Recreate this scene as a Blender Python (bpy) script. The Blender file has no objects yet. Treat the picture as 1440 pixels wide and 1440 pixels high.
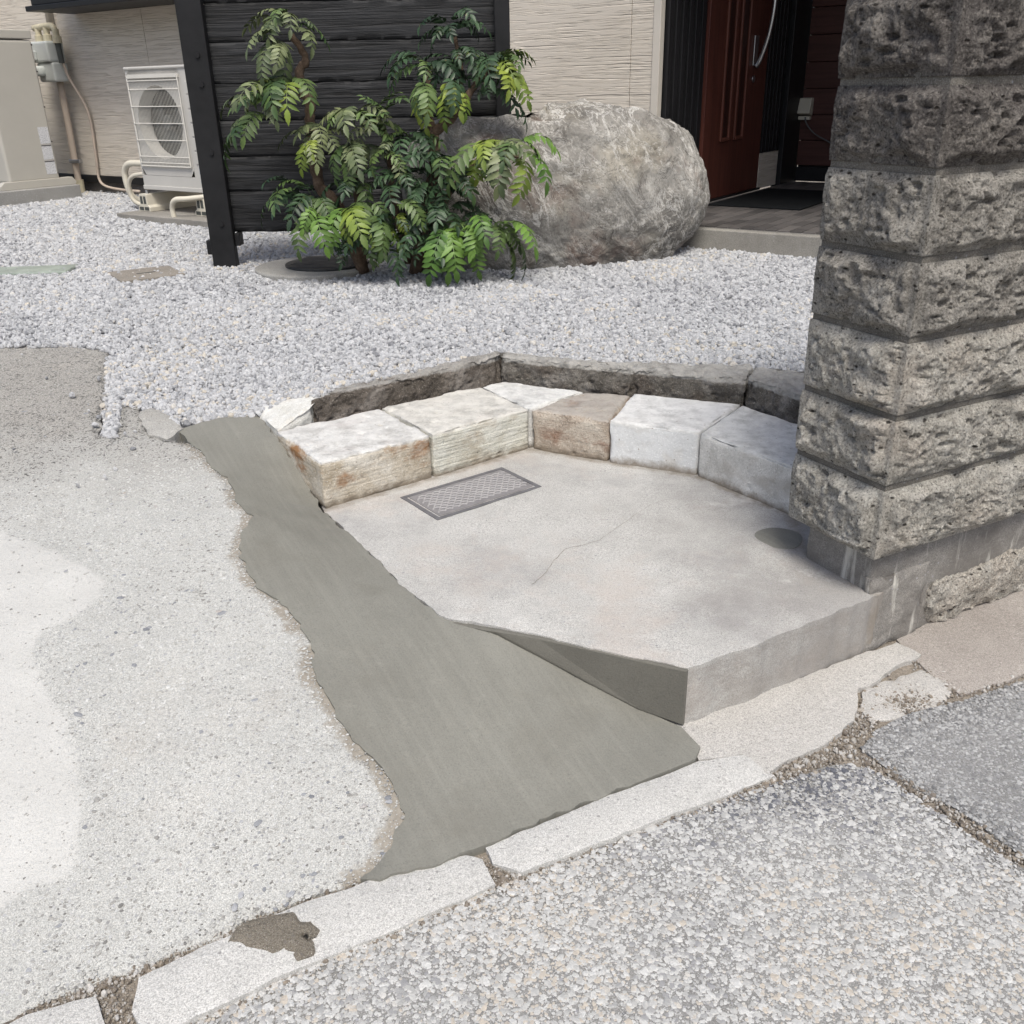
import bpy, bmesh, math, random
import numpy as np
from mathutils import Vector, Matrix
from mathutils.geometry import delaunay_2d_cdt
random.seed(7); rng = np.random.default_rng(7)
R = math.radians
S = bpy.context.scene
COL = S.collection

# ------------------------------------------------------------------ camera, sky, sun, exposure
FPX, PITCH, ROLL, EYE = 1310.0, R(24.6), R(1.2), 1.3
cam_d = bpy.data.cameras.new('camera'); cam = bpy.data.objects.new('camera', cam_d); COL.objects.link(cam)
fw = Vector((0, math.cos(PITCH), -math.sin(PITCH))); up0 = Vector((0, math.sin(PITCH), math.cos(PITCH))); r0 = Vector((1, 0, 0))
rt = r0*math.cos(ROLL) - up0*math.sin(ROLL); upv = up0*math.cos(ROLL) + r0*math.sin(ROLL)
cam.matrix_world = Matrix.Translation((0, 0, EYE)) @ Matrix((rt, upv, -fw)).transposed().to_4x4()
cam_d.sensor_width = 36; cam_d.lens = 36*FPX/1440; cam_d.clip_start = 0.05; cam_d.clip_end = 500
S.camera = cam
S.render.resolution_x = S.render.resolution_y = 1024
W = bpy.data.worlds.new('World'); S.world = W; W.use_nodes = True
wn = W.node_tree.nodes; wl = W.node_tree.links
SUN_AZ, SUN_EL = R(172), R(60)      # azimuth clockwise from +Y: the soft light comes from behind and right of the viewer
sky = wn.new('ShaderNodeTexSky'); sky.sky_type = 'NISHITA'; sky.sun_disc = False
sky.sun_elevation = SUN_EL; sky.sun_rotation = SUN_AZ; sky.dust_density = 4.0; sky.ozone_density = 1.0; sky.air_density = 1.0
wl.new(sky.outputs[0], wn['Background'].inputs[0]); wn['Background'].inputs[1].default_value = 0.085
sd = bpy.data.lights.new('sun', 'SUN'); sd.energy = 1.5; sd.angle = R(22); sd.color = (1.0, 0.98, 0.90)
sun = bpy.data.objects.new('sun', sd); COL.objects.link(sun)
sdir = Vector((math.sin(SUN_AZ)*math.cos(SUN_EL), math.cos(SUN_AZ)*math.cos(SUN_EL), math.sin(SUN_EL)))
sun.rotation_euler = sdir.to_track_quat('Z', 'Y').to_euler(); sun.location = (4, -6, 9)
S.view_settings.view_transform = 'Standard'; S.view_settings.look = 'None'; S.view_settings.gamma = 1
S.view_settings.exposure = 0.92

# ------------------------------------------------------------------ measuring helpers (photo point -> place in the world)
def ray(a, b): return fw + rt*((a-720)/FPX) + upv*((720-b)/FPX)
def P(a, b, z=0.0):
    d = ray(a, b); t = (z-EYE)/d.z
    return (d.x*t, d.y*t)
def PY(a, b, Y):
    d = ray(a, b); t = Y/d.y
    return Vector((d.x*t, Y, EYE+d.z*t))
def onwall(a, b, p0, ang):
    d = ray(a, b); n = Vector((-math.sin(R(ang)), math.cos(R(ang))))
    t = (n.x*p0[0]+n.y*p0[1])/(n.x*d.x+n.y*d.y)
    return Vector((d.x*t, d.y*t, EYE+d.z*t))
def PS(a, b, zf):
    z = 0.1
    for i in range(12):
        x, y = P(a, b, z); z = 0.5*z+0.5*float(zf(x, y))
    return (x, y)

# ------------------------------------------------------------------ numpy noise
def _h(i, j, k, s):
    n = (i*374761393 + j*668265263 + k*2147483647 + s*1274126177) & 0xffffffff
    n = ((n ^ (n >> 13))*1274126177) & 0xffffffff
    return ((n ^ (n >> 16)) & 0xffff)/32767.5 - 1.0
def vnoise(p, s=0):
    p = np.asarray(p, float); i = np.floor(p).astype(np.int64); f = p-i; f = f*f*f*(f*(f*6-15)+10)
    r = 0
    for dx in (0, 1):
        for dy in (0, 1):
            for dz in (0, 1):
                w = (f[:, 0] if dx else 1-f[:, 0])*(f[:, 1] if dy else 1-f[:, 1])*(f[:, 2] if dz else 1-f[:, 2])
                r = r + w*_h(i[:, 0]+dx, i[:, 1]+dy, i[:, 2]+dz, s)
    return r
def fbm(p, o=4, s=0, g=0.5):
    a, r, p = 1.0, 0, np.asarray(p, float)
    for k in range(o):
        r = r+a*vnoise(p, s+k*17); p = p*2.03+3.1; a *= g
    return r
def ridged(p, o=4, s=0):
    a, r, p = 1.0, 0, np.asarray(p, float)
    for k in range(o):
        r = r+a*(1-2*np.abs(vnoise(p, s+k*13))); p = p*2.1+1.7; a *= 0.5
    return r
def sstep(a, b, x):
    t = np.clip((np.asarray(x, float)-a)/(b-a), 0, 1); return t*t*(3-2*t)

# ------------------------------------------------------------------ material helpers
class MT:
    def __init__(s, name, rough=0.85, spec=0.3):
        s.m = bpy.data.materials.new(name); s.m.use_nodes = True; s.nt = s.m.node_tree
        s.b = s.nt.nodes['Principled BSDF']; s.b.inputs['Roughness'].default_value = rough
        s.b.inputs['Specular IOR Level'].default_value = spec
        s.tc = s.nt.nodes.new('ShaderNodeTexCoord').outputs['Object']
    def n(s, t): return s.nt.nodes.new(t)
    def l(s, a, b): s.nt.links.new(a, b)
    def put(s, sock, v):
        if hasattr(v, 'is_linked') or isinstance(v, bpy.types.NodeSocket): s.l(v, sock)
        else: sock.default_value = v if not isinstance(v, tuple) or len(v) == len(sock.default_value) else (*v, 1)
    def map(s, sc=(1, 1, 1), rot=(0, 0, 0), loc=(0, 0, 0)):
        src = s.tc
        if any(rot):
            m0 = s.n('ShaderNodeMapping'); s.l(s.tc, m0.inputs[0]); m0.inputs['Rotation'].default_value = rot; src = m0.outputs[0]; rot = (0, 0, 0)
        m = s.n('ShaderNodeMapping'); s.l(src, m.inputs[0]); m.inputs['Scale'].default_value = sc; m.inputs['Rotation'].default_value = rot; m.inputs['Location'].default_value = loc
        return m.outputs[0]
    def noise(s, sc, det=4, ro=0.55, v=None, dist=0):
        t = s.n('ShaderNodeTexNoise'); s.l(v or s.tc, t.inputs['Vector']); t.inputs['Scale'].default_value = sc
        t.inputs['Detail'].default_value = det; t.inputs['Roughness'].default_value = ro; t.inputs['Distortion'].default_value = dist
        return t.outputs['Fac']
    def vor(s, sc, feat='F1', v=None, out='Distance', rnd=1):
        t = s.n('ShaderNodeTexVoronoi'); t.feature = feat; s.l(v or s.tc, t.inputs['Vector']); t.inputs['Scale'].default_value = sc; t.inputs['Randomness'].default_value = rnd
        return t.outputs[out]
    def ramp(s, f, *st):
        t = s.n('ShaderNodeValToRGB'); s.l(f, t.inputs[0]); e = t.color_ramp.elements
        while len(e) < len(st): e.new(0.5)
        for q, (p, c) in zip(e, st):
            q.position = p; q.color = (c, c, c, 1) if not isinstance(c, tuple) else (*c, 1)
        return t.outputs[0]
    def mix(s, f, a, b, mode='MIX'):
        t = s.n('ShaderNodeMix'); t.data_type = 'RGBA'; t.blend_type = mode
        for nm, v in (('A', a), ('B', b)):
            k = [q for q in t.inputs if q.name == nm and q.type == 'RGBA'][0]
            s.put(k, v)
        f0 = [q for q in t.inputs if q.name == 'Factor' and q.type == 'VALUE'][0]; s.put(f0, f)
        return [q for q in t.outputs if q.type == 'RGBA'][0]
    def math(s, op, a, b=0.0, c=None):
        t = s.n('ShaderNodeMath'); t.operation = op; s.put(t.inputs[0], a); s.put(t.inputs[1], b)
        if c is not None: s.put(t.inputs[2], c)
        return t.outputs[0]
    def sep(s):
        t = s.n('ShaderNodeSeparateXYZ'); s.l(s.tc, t.inputs[0]); return t.outputs
    def attr(s, name, kind='INSTANCER'):
        t = s.n('ShaderNodeAttribute'); t.attribute_type = kind; t.attribute_name = name; return t.outputs['Fac']
    def rnd(s): return s.n('ShaderNodeObjectInfo').outputs['Random']
    def col(s, c): s.put(s.b.inputs['Base Color'], c); return s
    def rough(s, v): s.put(s.b.inputs['Roughness'], v); return s
    def bump(s, h, st=0.5, d=0.01):
        t = s.n('ShaderNodeBump'); t.inputs['Strength'].default_value = st; t.inputs['Distance'].default_value = d; s.l(h, t.inputs['Height'])
        p = s.b.inputs['Normal']
        if p.is_linked: s.l(p.links[0].from_socket, t.inputs['Normal'])
        s.l(t.outputs[0], p); return s
def plain(name, c, rough=0.6, var=0.15, sc=6, spec=0.3, metal=0.0, bump=0.0):
    t = MT(name, rough, spec); t.b.inputs['Metallic'].default_value = metal
    f = t.noise(sc, 5, 0.6)
    t.col(t.mix(t.ramp(f, (0.35, 0.0), (0.65, 1.0)), tuple(v*(1-var) for v in c), tuple(min(1, v*(1+var)) for v in c)))
    if bump: t.bump(t.noise(sc*30, 3), bump, 0.002)
    return t.m

def concrete(name, base, dark, speck=0.0, speckc=(0.2, 0.2, 0.21), grain=1.0, stain=None, rough=0.9, lines=0):
    t = MT(name, rough, 0.2)
    big = t.ramp(t.noise(2.6, 6, 0.62), (0.36, 0.0), (0.66, 1.0))
    med = t.ramp(t.noise(17, 6, 0.68), (0.34, 0.0), (0.7, 1.0))
    fine = t.noise(420, 3, 0.7)
    c = t.mix(big, dark, base)
    c = t.mix(t.math('MULTIPLY', med, 0.35), c, tuple(min(1, v*1.18) for v in base))
    c = t.mix(t.ramp(fine, (0.34, 0.75), (0.60, 0.0)), c, tuple(v*0.35 for v in dark))
    c = t.mix(t.ramp(t.noise(150, 4, 0.7), (0.30, 0.55), (0.50, 0.0)), c, tuple(v*0.45 for v in dark))
    c = t.mix(t.ramp(t.noise(600, 2, 0.5), (0.6, 0.0), (0.74, 0.6)), c, (0.72, 0.70, 0.66))
    if speck:
        vd = t.vor(95, 'F1'); vc = t.vor(95, 'F1', out='Color')
        wv = t.n('ShaderNodeSeparateColor'); t.l(vc, wv.inputs[0])
        m = t.math('MULTIPLY', t.ramp(vd, (0.22, 1.0), (0.34, 0.0)), t.math('GREATER_THAN', wv.outputs[0], 1-speck))
        c = t.mix(t.math('MULTIPLY', m, 0.75), c, t.mix(wv.outputs[1], speckc, tuple(v*2.6 for v in speckc)))
    if stain: c = stain(t, c)
    t.col(c)
    t.bump(t.noise(90, 5, 0.65), 0.35*grain, 0.006)
    t.bump(fine, 0.6*grain, 0.0018)
    if lines:
        t.bump(t.noise(1.0, 4, 0.6, t.map((14, 300, 14), (0, 0, R(lines)))), 0.35, 0.002)
    return t.m

def stone(name, cols, sc=1.0, pit=1.0, veins=0.0, top=None, rust=None, rstr=0.7, grain=1.0, spk=0.7, topz=0.0, foot=False):
    t = MT(name, 0.92, 0.15)
    f = t.noise(9*sc, 8, 0.68, None, 0.4)
    c = t.ramp(f, (0.3, cols[0]), (0.5, cols[1]), (0.7, cols[2]))
    sp = t.noise(150*sc, 4, 0.7)
    c = t.mix(t.ramp(sp, (0.30, spk), (0.46, 0.0)), c, tuple(v*0.4 for v in cols[0]))
    c = t.mix(t.ramp(t.noise(210*sc, 3, 0.6), (0.56, 0.0), (0.72, 0.55)), c, tuple(min(1, v*1.5) for v in cols[2]))
    if rust:
        rm = t.ramp(t.noise(6.5, 5, 0.62, t.map((1, 1, 1.8), loc=(3.1, 1.7, 0.4))), (0.53, 0.0), (0.66, rstr))
        c = t.mix(rm, c, rust)
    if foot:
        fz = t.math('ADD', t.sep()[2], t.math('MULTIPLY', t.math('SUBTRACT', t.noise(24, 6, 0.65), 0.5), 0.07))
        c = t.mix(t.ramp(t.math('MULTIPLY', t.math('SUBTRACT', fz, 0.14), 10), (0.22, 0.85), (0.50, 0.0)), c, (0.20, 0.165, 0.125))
    if top:      # the upper face is paler than the sides, set by height
        z_ = t.math('ADD', t.sep()[2], topz); zz = t.math('ADD', z_, t.math('MULTIPLY', t.math('SUBTRACT', t.noise(30, 5, 0.6), 0.5), 0.02))
        c = t.mix(t.ramp(t.math('MULTIPLY', t.math('SUBTRACT', zz, 0.25), 10), (0.44, 0.0), (0.50, 0.85)), c, t.mix(t.ramp(t.noise(22, 6, 0.7), (0.35, 0.0), (0.6, 1.0)), t.mix(t.ramp(t.noise(5, 6, 0.7), (0.40, 0.0), (0.62, 1.0)), tuple(v*0.55 for v in top), tuple(v*0.82 for v in top)), top))
        c = t.mix(t.ramp(t.math('ADD', t.vor(42, 'F1'), t.math('MULTIPLY', t.noise(60, 3), 0.3)), (0.20, 0.7), (0.27, 0.0)), c, (0.26, 0.23, 0.19))
    t.col(c)
    t.bump(t.noise(60*sc, 6, 0.72), 0.55*grain, 0.012)
    t.bump(sp, 0.6*grain, 0.003)
    if pit:
        t.bump(t.ramp(t.vor(70*sc, 'F1'), (0.0, 0.0), (0.28, 1.0)), 0.35*pit, 0.004)
    if veins:
        t.bump(t.noise(1, 3, 0.5, t.map((7, 7, 120))), veins, 0.006)
    return t.m

# ------------------------------------------------------------------ mesh helpers
def link(o, parent=None):
    COL.objects.link(o)
    if parent is not None: o.parent = parent
    return o
def tag(o, label=None, cat=None, group=None, kind=None):
    if label: o['label'] = label
    if cat: o['category'] = cat
    if group: o['group'] = group
    if kind: o['kind'] = kind
    return o
def empty(name, loc=(0, 0, 0), rz=0.0, label=None, cat=None, group=None):
    o = bpy.data.objects.new(name, None); o.location = loc; o.rotation_euler = (0, 0, rz); o.empty_display_size = 0.1
    link(o); return tag(o, label, cat, group)
def mesh_obj(name, vs, fs, mat, parent=None, smooth=False, bevel=0.0, seg=2):
    me = bpy.data.meshes.new(name); me.from_pydata([tuple(map(float, v)) for v in vs], [], [tuple(map(int, f)) for f in fs]); me.update()
    if smooth: me.shade_smooth()
    if mat: me.materials.append(mat)
    o = bpy.data.objects.new(name, me); link(o, parent)
    if bevel:
        b = o.modifiers.new('bevel', 'BEVEL'); b.width = bevel; b.segments = seg; b.limit_method = 'ANGLE'
    return o
class MB:
    def __init__(s): s.v = []; s.f = []
    def box(s, a, b):
        n = len(s.v); x0, y0, z0 = a; x1, y1, z1 = b
        s.v += [(x0, y0, z0), (x1, y0, z0), (x1, y1, z0), (x0, y1, z0), (x0, y0, z1), (x1, y0, z1), (x1, y1, z1), (x0, y1, z1)]
        s.f += [tuple(n+i for i in q) for q in ((0, 3, 2, 1), (4, 5, 6, 7), (0, 1, 5, 4), (1, 2, 6, 5), (2, 3, 7, 6), (3, 0, 4, 7))]; return s
    def prism(s, pts, z0, z1):
        n = len(s.v); k = len(pts)
        s.v += [(x, y, z0) for x, y in pts]+[(x, y, z1) for x, y in pts]
        s.f += [tuple(n+i for i in reversed(range(k))), tuple(n+k+i for i in range(k))]
        s.f += [(n+i, n+(i+1) % k, n+k+(i+1) % k, n+k+i) for i in range(k)]; return s
    def tube(s, pts, r, seg=10, cap=True):
        pts = [Vector(p) for p in pts]; n0 = len(s.v); rs = r if isinstance(r, (list, tuple)) else [r]*len(pts)
        prev = None
        for i, p in enumerate(pts):
            t = (pts[min(i+1, len(pts)-1)]-pts[max(i-1, 0)]).normalized()
            if prev is None:
                a = t.orthogonal().normalized()
            else:
                a = (prev-t*prev.dot(t)).normalized()
            prev = a; b = t.cross(a)
            for k in range(seg):
                w = 2*math.pi*k/seg; s.v.append(tuple(p+(a*math.cos(w)+b*math.sin(w))*rs[i]))
        for i in range(len(pts)-1):
            for k in range(seg):
                q = n0+i*seg; s.f.append((q+k, q+(k+1) % seg, q+seg+(k+1) % seg, q+seg+k))
        if cap:
            s.f.append(tuple(n0+k for k in reversed(range(seg)))); e = n0+(len(pts)-1)*seg; s.f.append(tuple(e+k for k in range(seg)))
        return s
    def disc(s, c, r, axis, th, seg=32):
        c = Vector(c); ax = Vector(axis).normalized(); return s.tube([c, c+ax*th], r, seg)
    def build(s, name, mat, parent=None, smooth=False, bevel=0.0, seg=2):
        o = mesh_obj(name, s.v, s.f, mat, parent, smooth, bevel, seg)
        return o
def arc(pts, k=6):
    # smooth polyline through points (Catmull-Rom)
    p = [Vector(q) for q in pts]; p = [p[0]*2-p[1]]+p+[p[-1]*2-p[-2]]; o = []
    for i in range(1, len(p)-2):
        for j in range(k):
            t = j/k; a, b, c, d = p[i-1], p[i], p[i+1], p[i+2]
            o.append(0.5*((2*b)+(c-a)*t+(2*a-5*b+4*c-d)*t*t+(3*b-a-3*c+d)*t**3))
    o.append(p[-2]); return o

def rough_edge(pts, step=0.02, amp=0.004, s=3, skip=None):
    # densify a closed plan outline and roughen it
    out = []; n = len(pts)
    for i in range(n):
        a = np.array(pts[i]); b = np.array(pts[(i+1) % n]); L = np.linalg.norm(b-a)
        st = step if not (skip and i in skip) else 10
        k = max(1, int(L/st))
        for j in range(k):
            q = a+(b-a)*j/k
            if k > 1 and L < 3:
                w = np.array([[q[0]*40, q[1]*40, s]]); w2 = np.array([[q[0]*13, q[1]*13, s+5]])
                nn = np.array([-(b-a)[1], (b-a)[0]])/max(L, 1e-6)
                q = q+nn*amp*(float(vnoise(w, s)[0])+1.3*float(vnoise(w2, s+1)[0]))
            out.append((float(q[0]), float(q[1])))
    return out
def inside(poly, pts):
    x = pts[:, 0]; y = pts[:, 1]; r = np.zeros(len(pts), bool); n = len(poly)
    for i in range(n):
        x0, y0 = poly[i]; x1, y1 = poly[(i+1) % n]
        c = ((y0 > y) != (y1 > y))
        with np.errstate(divide='ignore', invalid='ignore'):
            r ^= c & (x < (x1-x0)*(y-y0)/(y1-y0+1e-12)+x0)
    return r
def sheet(name, poly, zf, mat, parent=None, grid=0.03, thick=0.03, bz=None, relax=0, lip=0.0, nz=0.0, attrs=None):
    # a slab with an outline in plan; zf(x,y) gives the top, or bz gives the outline's heights and the inside relaxes between them
    pa = np.array(poly); lo = pa.min(0); hi = pa.max(0)
    gx, gy = np.meshgrid(np.arange(lo[0], hi[0], grid), np.arange(lo[1], hi[1], grid)); g = np.stack([gx.ravel(), gy.ravel()], 1)
    g += rng.uniform(-0.25, 0.25, g.shape)*grid
    g = g[inside(poly, g)]
    if len(g):
        keep = np.ones(len(g), bool)
        for i in range(len(poly)):
            a = pa[i]; b = pa[(i+1) % len(poly)]; ab = b-a; t = np.clip(((g-a)@ab)/(ab@ab+1e-12), 0, 1)
            keep &= np.linalg.norm(g-(a+t[:, None]*ab), axis=1) > grid*0.35
        g = g[keep]
    n = len(poly)
    vs = [Vector(p) for p in poly]+[Vector((float(a), float(b))) for a, b in g]
    r = delaunay_2d_cdt(vs, [], [list(range(n))], 1, 1e-6)
    V = np.array([(v.x, v.y) for v in r[0]]); F = [f for f in r[2]]; orig = r[3]
    bidx = {}
    for i, o in enumerate(orig):
        for q in o:
            if q < n: bidx[q] = i
    if bz is not None:
        z = np.full(len(V), float(np.mean(bz))); fixed = np.zeros(len(V), bool)
        for q, i in bidx.items(): z[i] = bz[q]; fixed[i] = True
        d2 = np.array([[0.0]]); b = pa
        fz = np.array(bz)
        for i in range(len(V)):
            if not fixed[i]:
                w = 1/((b-V[i])**2).sum(1)**1.5; z[i] = (w*fz).sum()/w.sum()
        ed = set()
        for f in F:
            for k in range(len(f)): ed.add((min(f[k], f[k-1]), max(f[k], f[k-1])))
        ed = np.array(sorted(ed))
        for it in range(relax):
            acc = np.zeros(len(V)); cnt = np.zeros(len(V))
            np.add.at(acc, ed[:, 0], z[ed[:, 1]]); np.add.at(acc, ed[:, 1], z[ed[:, 0]]); np.add.at(cnt, ed.ravel(), 1)
            z = np.where(fixed, z, acc/np.maximum(cnt, 1))
    else:
        z = np.array([float(zf(x, y)) for x, y in V])
    if nz: z = z+nz*fbm(np.stack([V[:, 0]*9, V[:, 1]*9, V[:, 0]*0], 1), 4, 5)
    if lip:
        for q, i in bidx.items(): z[i] -= lip
    pts = [(V[i, 0], V[i, 1], z[i]) for i in range(len(V))]
    fs = []
    for f in F:
        a, b, c = V[f[0]], V[f[1]], V[f[2]]
        fs.append(tuple(f) if (b[0]-a[0])*(c[1]-a[1])-(b[1]-a[1])*(c[0]-a[0]) > 0 else tuple(reversed(f)))
    ring = [bidx[q] for q in range(n) if q in bidx]
    area = sum(V[ring[i]][0]*V[ring[(i+1) % len(ring)]][1]-V[ring[(i+1) % len(ring)]][0]*V[ring[i]][1] for i in range(len(ring)))
    if area < 0: ring = ring[::-1]
    base = len(pts); pts += [(pts[i][0], pts[i][1], pts[i][2]-thick) for i in ring]
    k = len(ring)
    for i in range(k): fs.append((ring[i], base+i, base+(i+1) % k, ring[(i+1) % k]))
    o = mesh_obj(name, pts, fs, mat, parent, smooth=True)
    o.data.set_sharp_from_angle(angle=R(35))
    for nm, fn in (attrs or {}).items():
        a = o.data.attributes.new(nm, 'FLOAT', 'POINT'); q = np.array([(v[0], v[1]) for v in pts]); a.data.foreach_set('value', fn(q).astype(np.float32))
    return o

def hexa(name, bot, top, mat, parent=None, res=0.007, rnd=0.012, amp=0.004, freq=14, s=1, zb=None, zt=None, chips=0.0, grooves=0.0, pits=0, pit_r=(0.003, 0.008)):
    # six-sided stone between four bottom and four top corners (x,y,z each), worn edges, lumpy faces
    b = np.array(bot, float); t = np.array(top, float)
    Lx = np.linalg.norm(b[1]-b[0]); Ly = np.linalg.norm(b[3]-b[0]); Lz = np.linalg.norm(t[0]-b[0])
    nx, ny, nz_ = [max(3, int(q/res)) for q in (Lx, Ly, Lz)]
    idx = {}; UV = []
    def vid(i, j, k):
        q = (i, j, k)
        if q not in idx: idx[q] = len(UV); UV.append((i/nx, j/ny, k/nz_))
        return idx[q]
    F = []
    for i in range(nx):
        for j in range(ny):
            F.append((vid(i, j, 0), vid(i, j+1, 0), vid(i+1, j+1, 0), vid(i+1, j, 0))); F.append((vid(i, j, nz_), vid(i+1, j, nz_), vid(i+1, j+1, nz_), vid(i, j+1, nz_)))
    for i in range(nx):
        for k in range(nz_):
            F.append((vid(i, 0, k), vid(i+1, 0, k), vid(i+1, 0, k+1), vid(i, 0, k+1))); F.append((vid(i, ny, k), vid(i, ny, k+1), vid(i+1, ny, k+1), vid(i+1, ny, k)))
    for j in range(ny):
        for k in range(nz_):
            F.append((vid(0, j, k), vid(0, j, k+1), vid(0, j+1, k+1), vid(0, j+1, k))); F.append((vid(nx, j, k), vid(nx, j+1, k), vid(nx, j+1, k+1), vid(nx, j, k+1)))
    U = np.array(UV); u, v, w = U.T
    def bl(c): return ((1-u)*(1-v))[:, None]*c[0]+(u*(1-v))[:, None]*c[1]+(u*v)[:, None]*c[2]+((1-u)*v)[:, None]*c[3]
    p = bl(b)*(1-w)[:, None]+bl(t)*w[:, None]
    e = np.stack([np.minimum(u, 1-u)*Lx, np.minimum(v, 1-v)*Ly, np.minimum(w, 1-w)*Lz], 1)
    nrm = np.zeros_like(p); Fa = np.array(F)
    fn = np.cross(p[Fa[:, 2]]-p[Fa[:, 0]], p[Fa[:, 3]]-p[Fa[:, 1]]); fn /= np.linalg.norm(fn, axis=1)[:, None]+1e-9
    for k in range(4): np.add.at(nrm, Fa[:, k], fn)
    nrm /= np.linalg.norm(nrm, axis=1)[:, None]+1e-9
    e2 = np.sort(e, 1)[:, 1]
    wob = 0.7+0.8*fbm(p*18, 3, s+9)+chips*np.clip(fbm(p*9, 3, s+30)-0.15, 0, 1)*4
    d = -rnd*np.clip(1-e2/(rnd*(1.3+chips*1.2)), 0, 1)**2*np.clip(wob, 0.15, 4)
    d = d+amp*fbm(p*freq, 5, s)+amp*0.35*fbm(p*freq*5, 3, s+3)
    if grooves: d = d+grooves*np.sin(p[:, 2]*2*math.pi/0.013+2.5*fbm(p*5, 2, s))*np.clip(0.5+fbm(p*7, 2, s+4), 0, 1)
    for q in range(pits):
        c = p[rng.integers(len(p))]; r = rng.uniform(*pit_r); rel = (p-c)/np.array([1.5, 1.5, 0.8]); dd = np.linalg.norm(rel, axis=1)
        d -= r*0.9*np.clip(1-(dd/r)**2, 0, 1)
    p = p+nrm*d[:, None]
    o = mesh_obj(name, p, F, mat, parent, smooth=True); o.data.set_sharp_from_angle(angle=R(60))
    return o

def scatter(name, pts, scl, mat, label, cat, seed=0, ico=2, rough=0.55, tint=None, tilt=6.3, parent=None, flat=True, rotx=None, structure=False):
    # uncountable stones: points with per-point size and turn, pebble shapes made in geometry nodes
    pts = np.asarray(pts, float); n = len(pts); g = np.random.default_rng(seed)
    me = bpy.data.meshes.new(name); me.vertices.add(n); me.vertices.foreach_set('co', pts.astype(np.float32).ravel())
    def at(nm, ty, arr):
        a = me.attributes.new(nm, ty, 'POINT'); a.data.foreach_set('vector' if ty == 'FLOAT_VECTOR' else 'value', np.asarray(arr).ravel())
    sc = np.asarray(scl, np.float32)
    at('scl', 'FLOAT_VECTOR', sc)
    rot = g.uniform(0, 6.283, (n, 3)).astype(np.float32); rot[:, :2] = g.uniform(-tilt/2, tilt/2, (n, 2)); at('rot', 'FLOAT_VECTOR', rot)
    at('tint', 'FLOAT', (g.random(n) if tint is None else tint).astype(np.float32))
    at('pick', 'INT', g.integers(0, 6, n).astype(np.int32))
    me.materials.append(mat)
    o = bpy.data.objects.new(name, me); link(o, parent)
    nt = bpy.data.node_groups.new(name+'_nodes', 'GeometryNodeTree')
    nt.interface.new_socket('Geometry', in_out='INPUT', socket_type='NodeSocketGeometry'); nt.interface.new_socket('Geometry', in_out='OUTPUT', socket_type='NodeSocketGeometry')
    N = nt.nodes.new; L = nt.links.new
    gi = N('NodeGroupInput'); go = N('NodeGroupOutput'); jo = N('GeometryNodeJoinGeometry')
    for k in range(6):
        ic = N('GeometryNodeMeshIcoSphere'); ic.inputs['Radius'].default_value = 1; ic.inputs['Subdivisions'].default_value = ico
        po = N('GeometryNodeInputPosition'); ad = N('ShaderNodeVectorMath'); ad.operation = 'ADD'; ad.inputs[1].default_value = (k*7.3+seed, k*3.1, k*1.7); L(po.outputs[0], ad.inputs[0])
        nz = N('ShaderNodeTexNoise'); nz.inputs['Scale'].default_value = 0.9; nz.inputs['Detail'].default_value = 1.5; L(ad.outputs[0], nz.inputs['Vector'])
        sb = N('ShaderNodeVectorMath'); sb.operation = 'SUBTRACT'; L(nz.outputs['Color'], sb.inputs[0]); sb.inputs[1].default_value = (0.5, 0.5, 0.5)
        ms = N('ShaderNodeVectorMath'); ms.operation = 'SCALE'; L(sb.outputs[0], ms.inputs[0]); ms.inputs['Scale'].default_value = rough*2.6
        sp = N('GeometryNodeSetPosition'); L(ic.outputs['Mesh'], sp.inputs['Geometry']); L(ms.outputs[0], sp.inputs['Offset'])
        sm = N('GeometryNodeSetMaterial'); sm.inputs['Material'].default_value = mat; L(sp.outputs[0], sm.inputs[0])
        ss = N('GeometryNodeSetShadeSmooth'); ss.inputs['Shade Smooth'].default_value = not flat; L(sm.outputs[0], ss.inputs[0])
        gt = N('GeometryNodeGeometryToInstance'); L(ss.outputs[0], gt.inputs[0]); L(gt.outputs[0], jo.inputs[0])
    def na(nm, ty):
        q = N('GeometryNodeInputNamedAttribute'); q.data_type = ty; q.inputs['Name'].default_value = nm; return q.outputs[0]
    ip = N('GeometryNodeInstanceOnPoints'); L(gi.outputs[0], ip.inputs['Points']); L(jo.outputs[0], ip.inputs['Instance'])
    ip.inputs['Pick Instance'].default_value = True; L(na('pick', 'INT'), ip.inputs['Instance Index'])
    er = N('FunctionNodeEulerToRotation'); L(na('rot', 'FLOAT_VECTOR'), er.inputs[0]); L(er.outputs[0], ip.inputs['Rotation'])
    L(na('scl', 'FLOAT_VECTOR'), ip.inputs['Scale']); L(ip.outputs[0], go.inputs[0])
    md = o.modifiers.new('pebbles', 'NODES'); md.node_group = nt
    if parent is None: tag(o, label, cat)
    o['kind'] = 'stuff'
    return o
def pts_in(poly, dens, zf, seed=1):
    g = np.random.default_rng(seed); pa = np.array(poly); lo = pa.min(0); hi = pa.max(0)
    n = int(dens*(hi-lo).prod()); p = g.uniform(lo, hi, (n, 2)); p = p[inside(poly, p)]
    z = zf(p[:, 0], p[:, 1]) if callable(zf) else np.full(len(p), zf)
    return np.column_stack([p, z])

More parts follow.
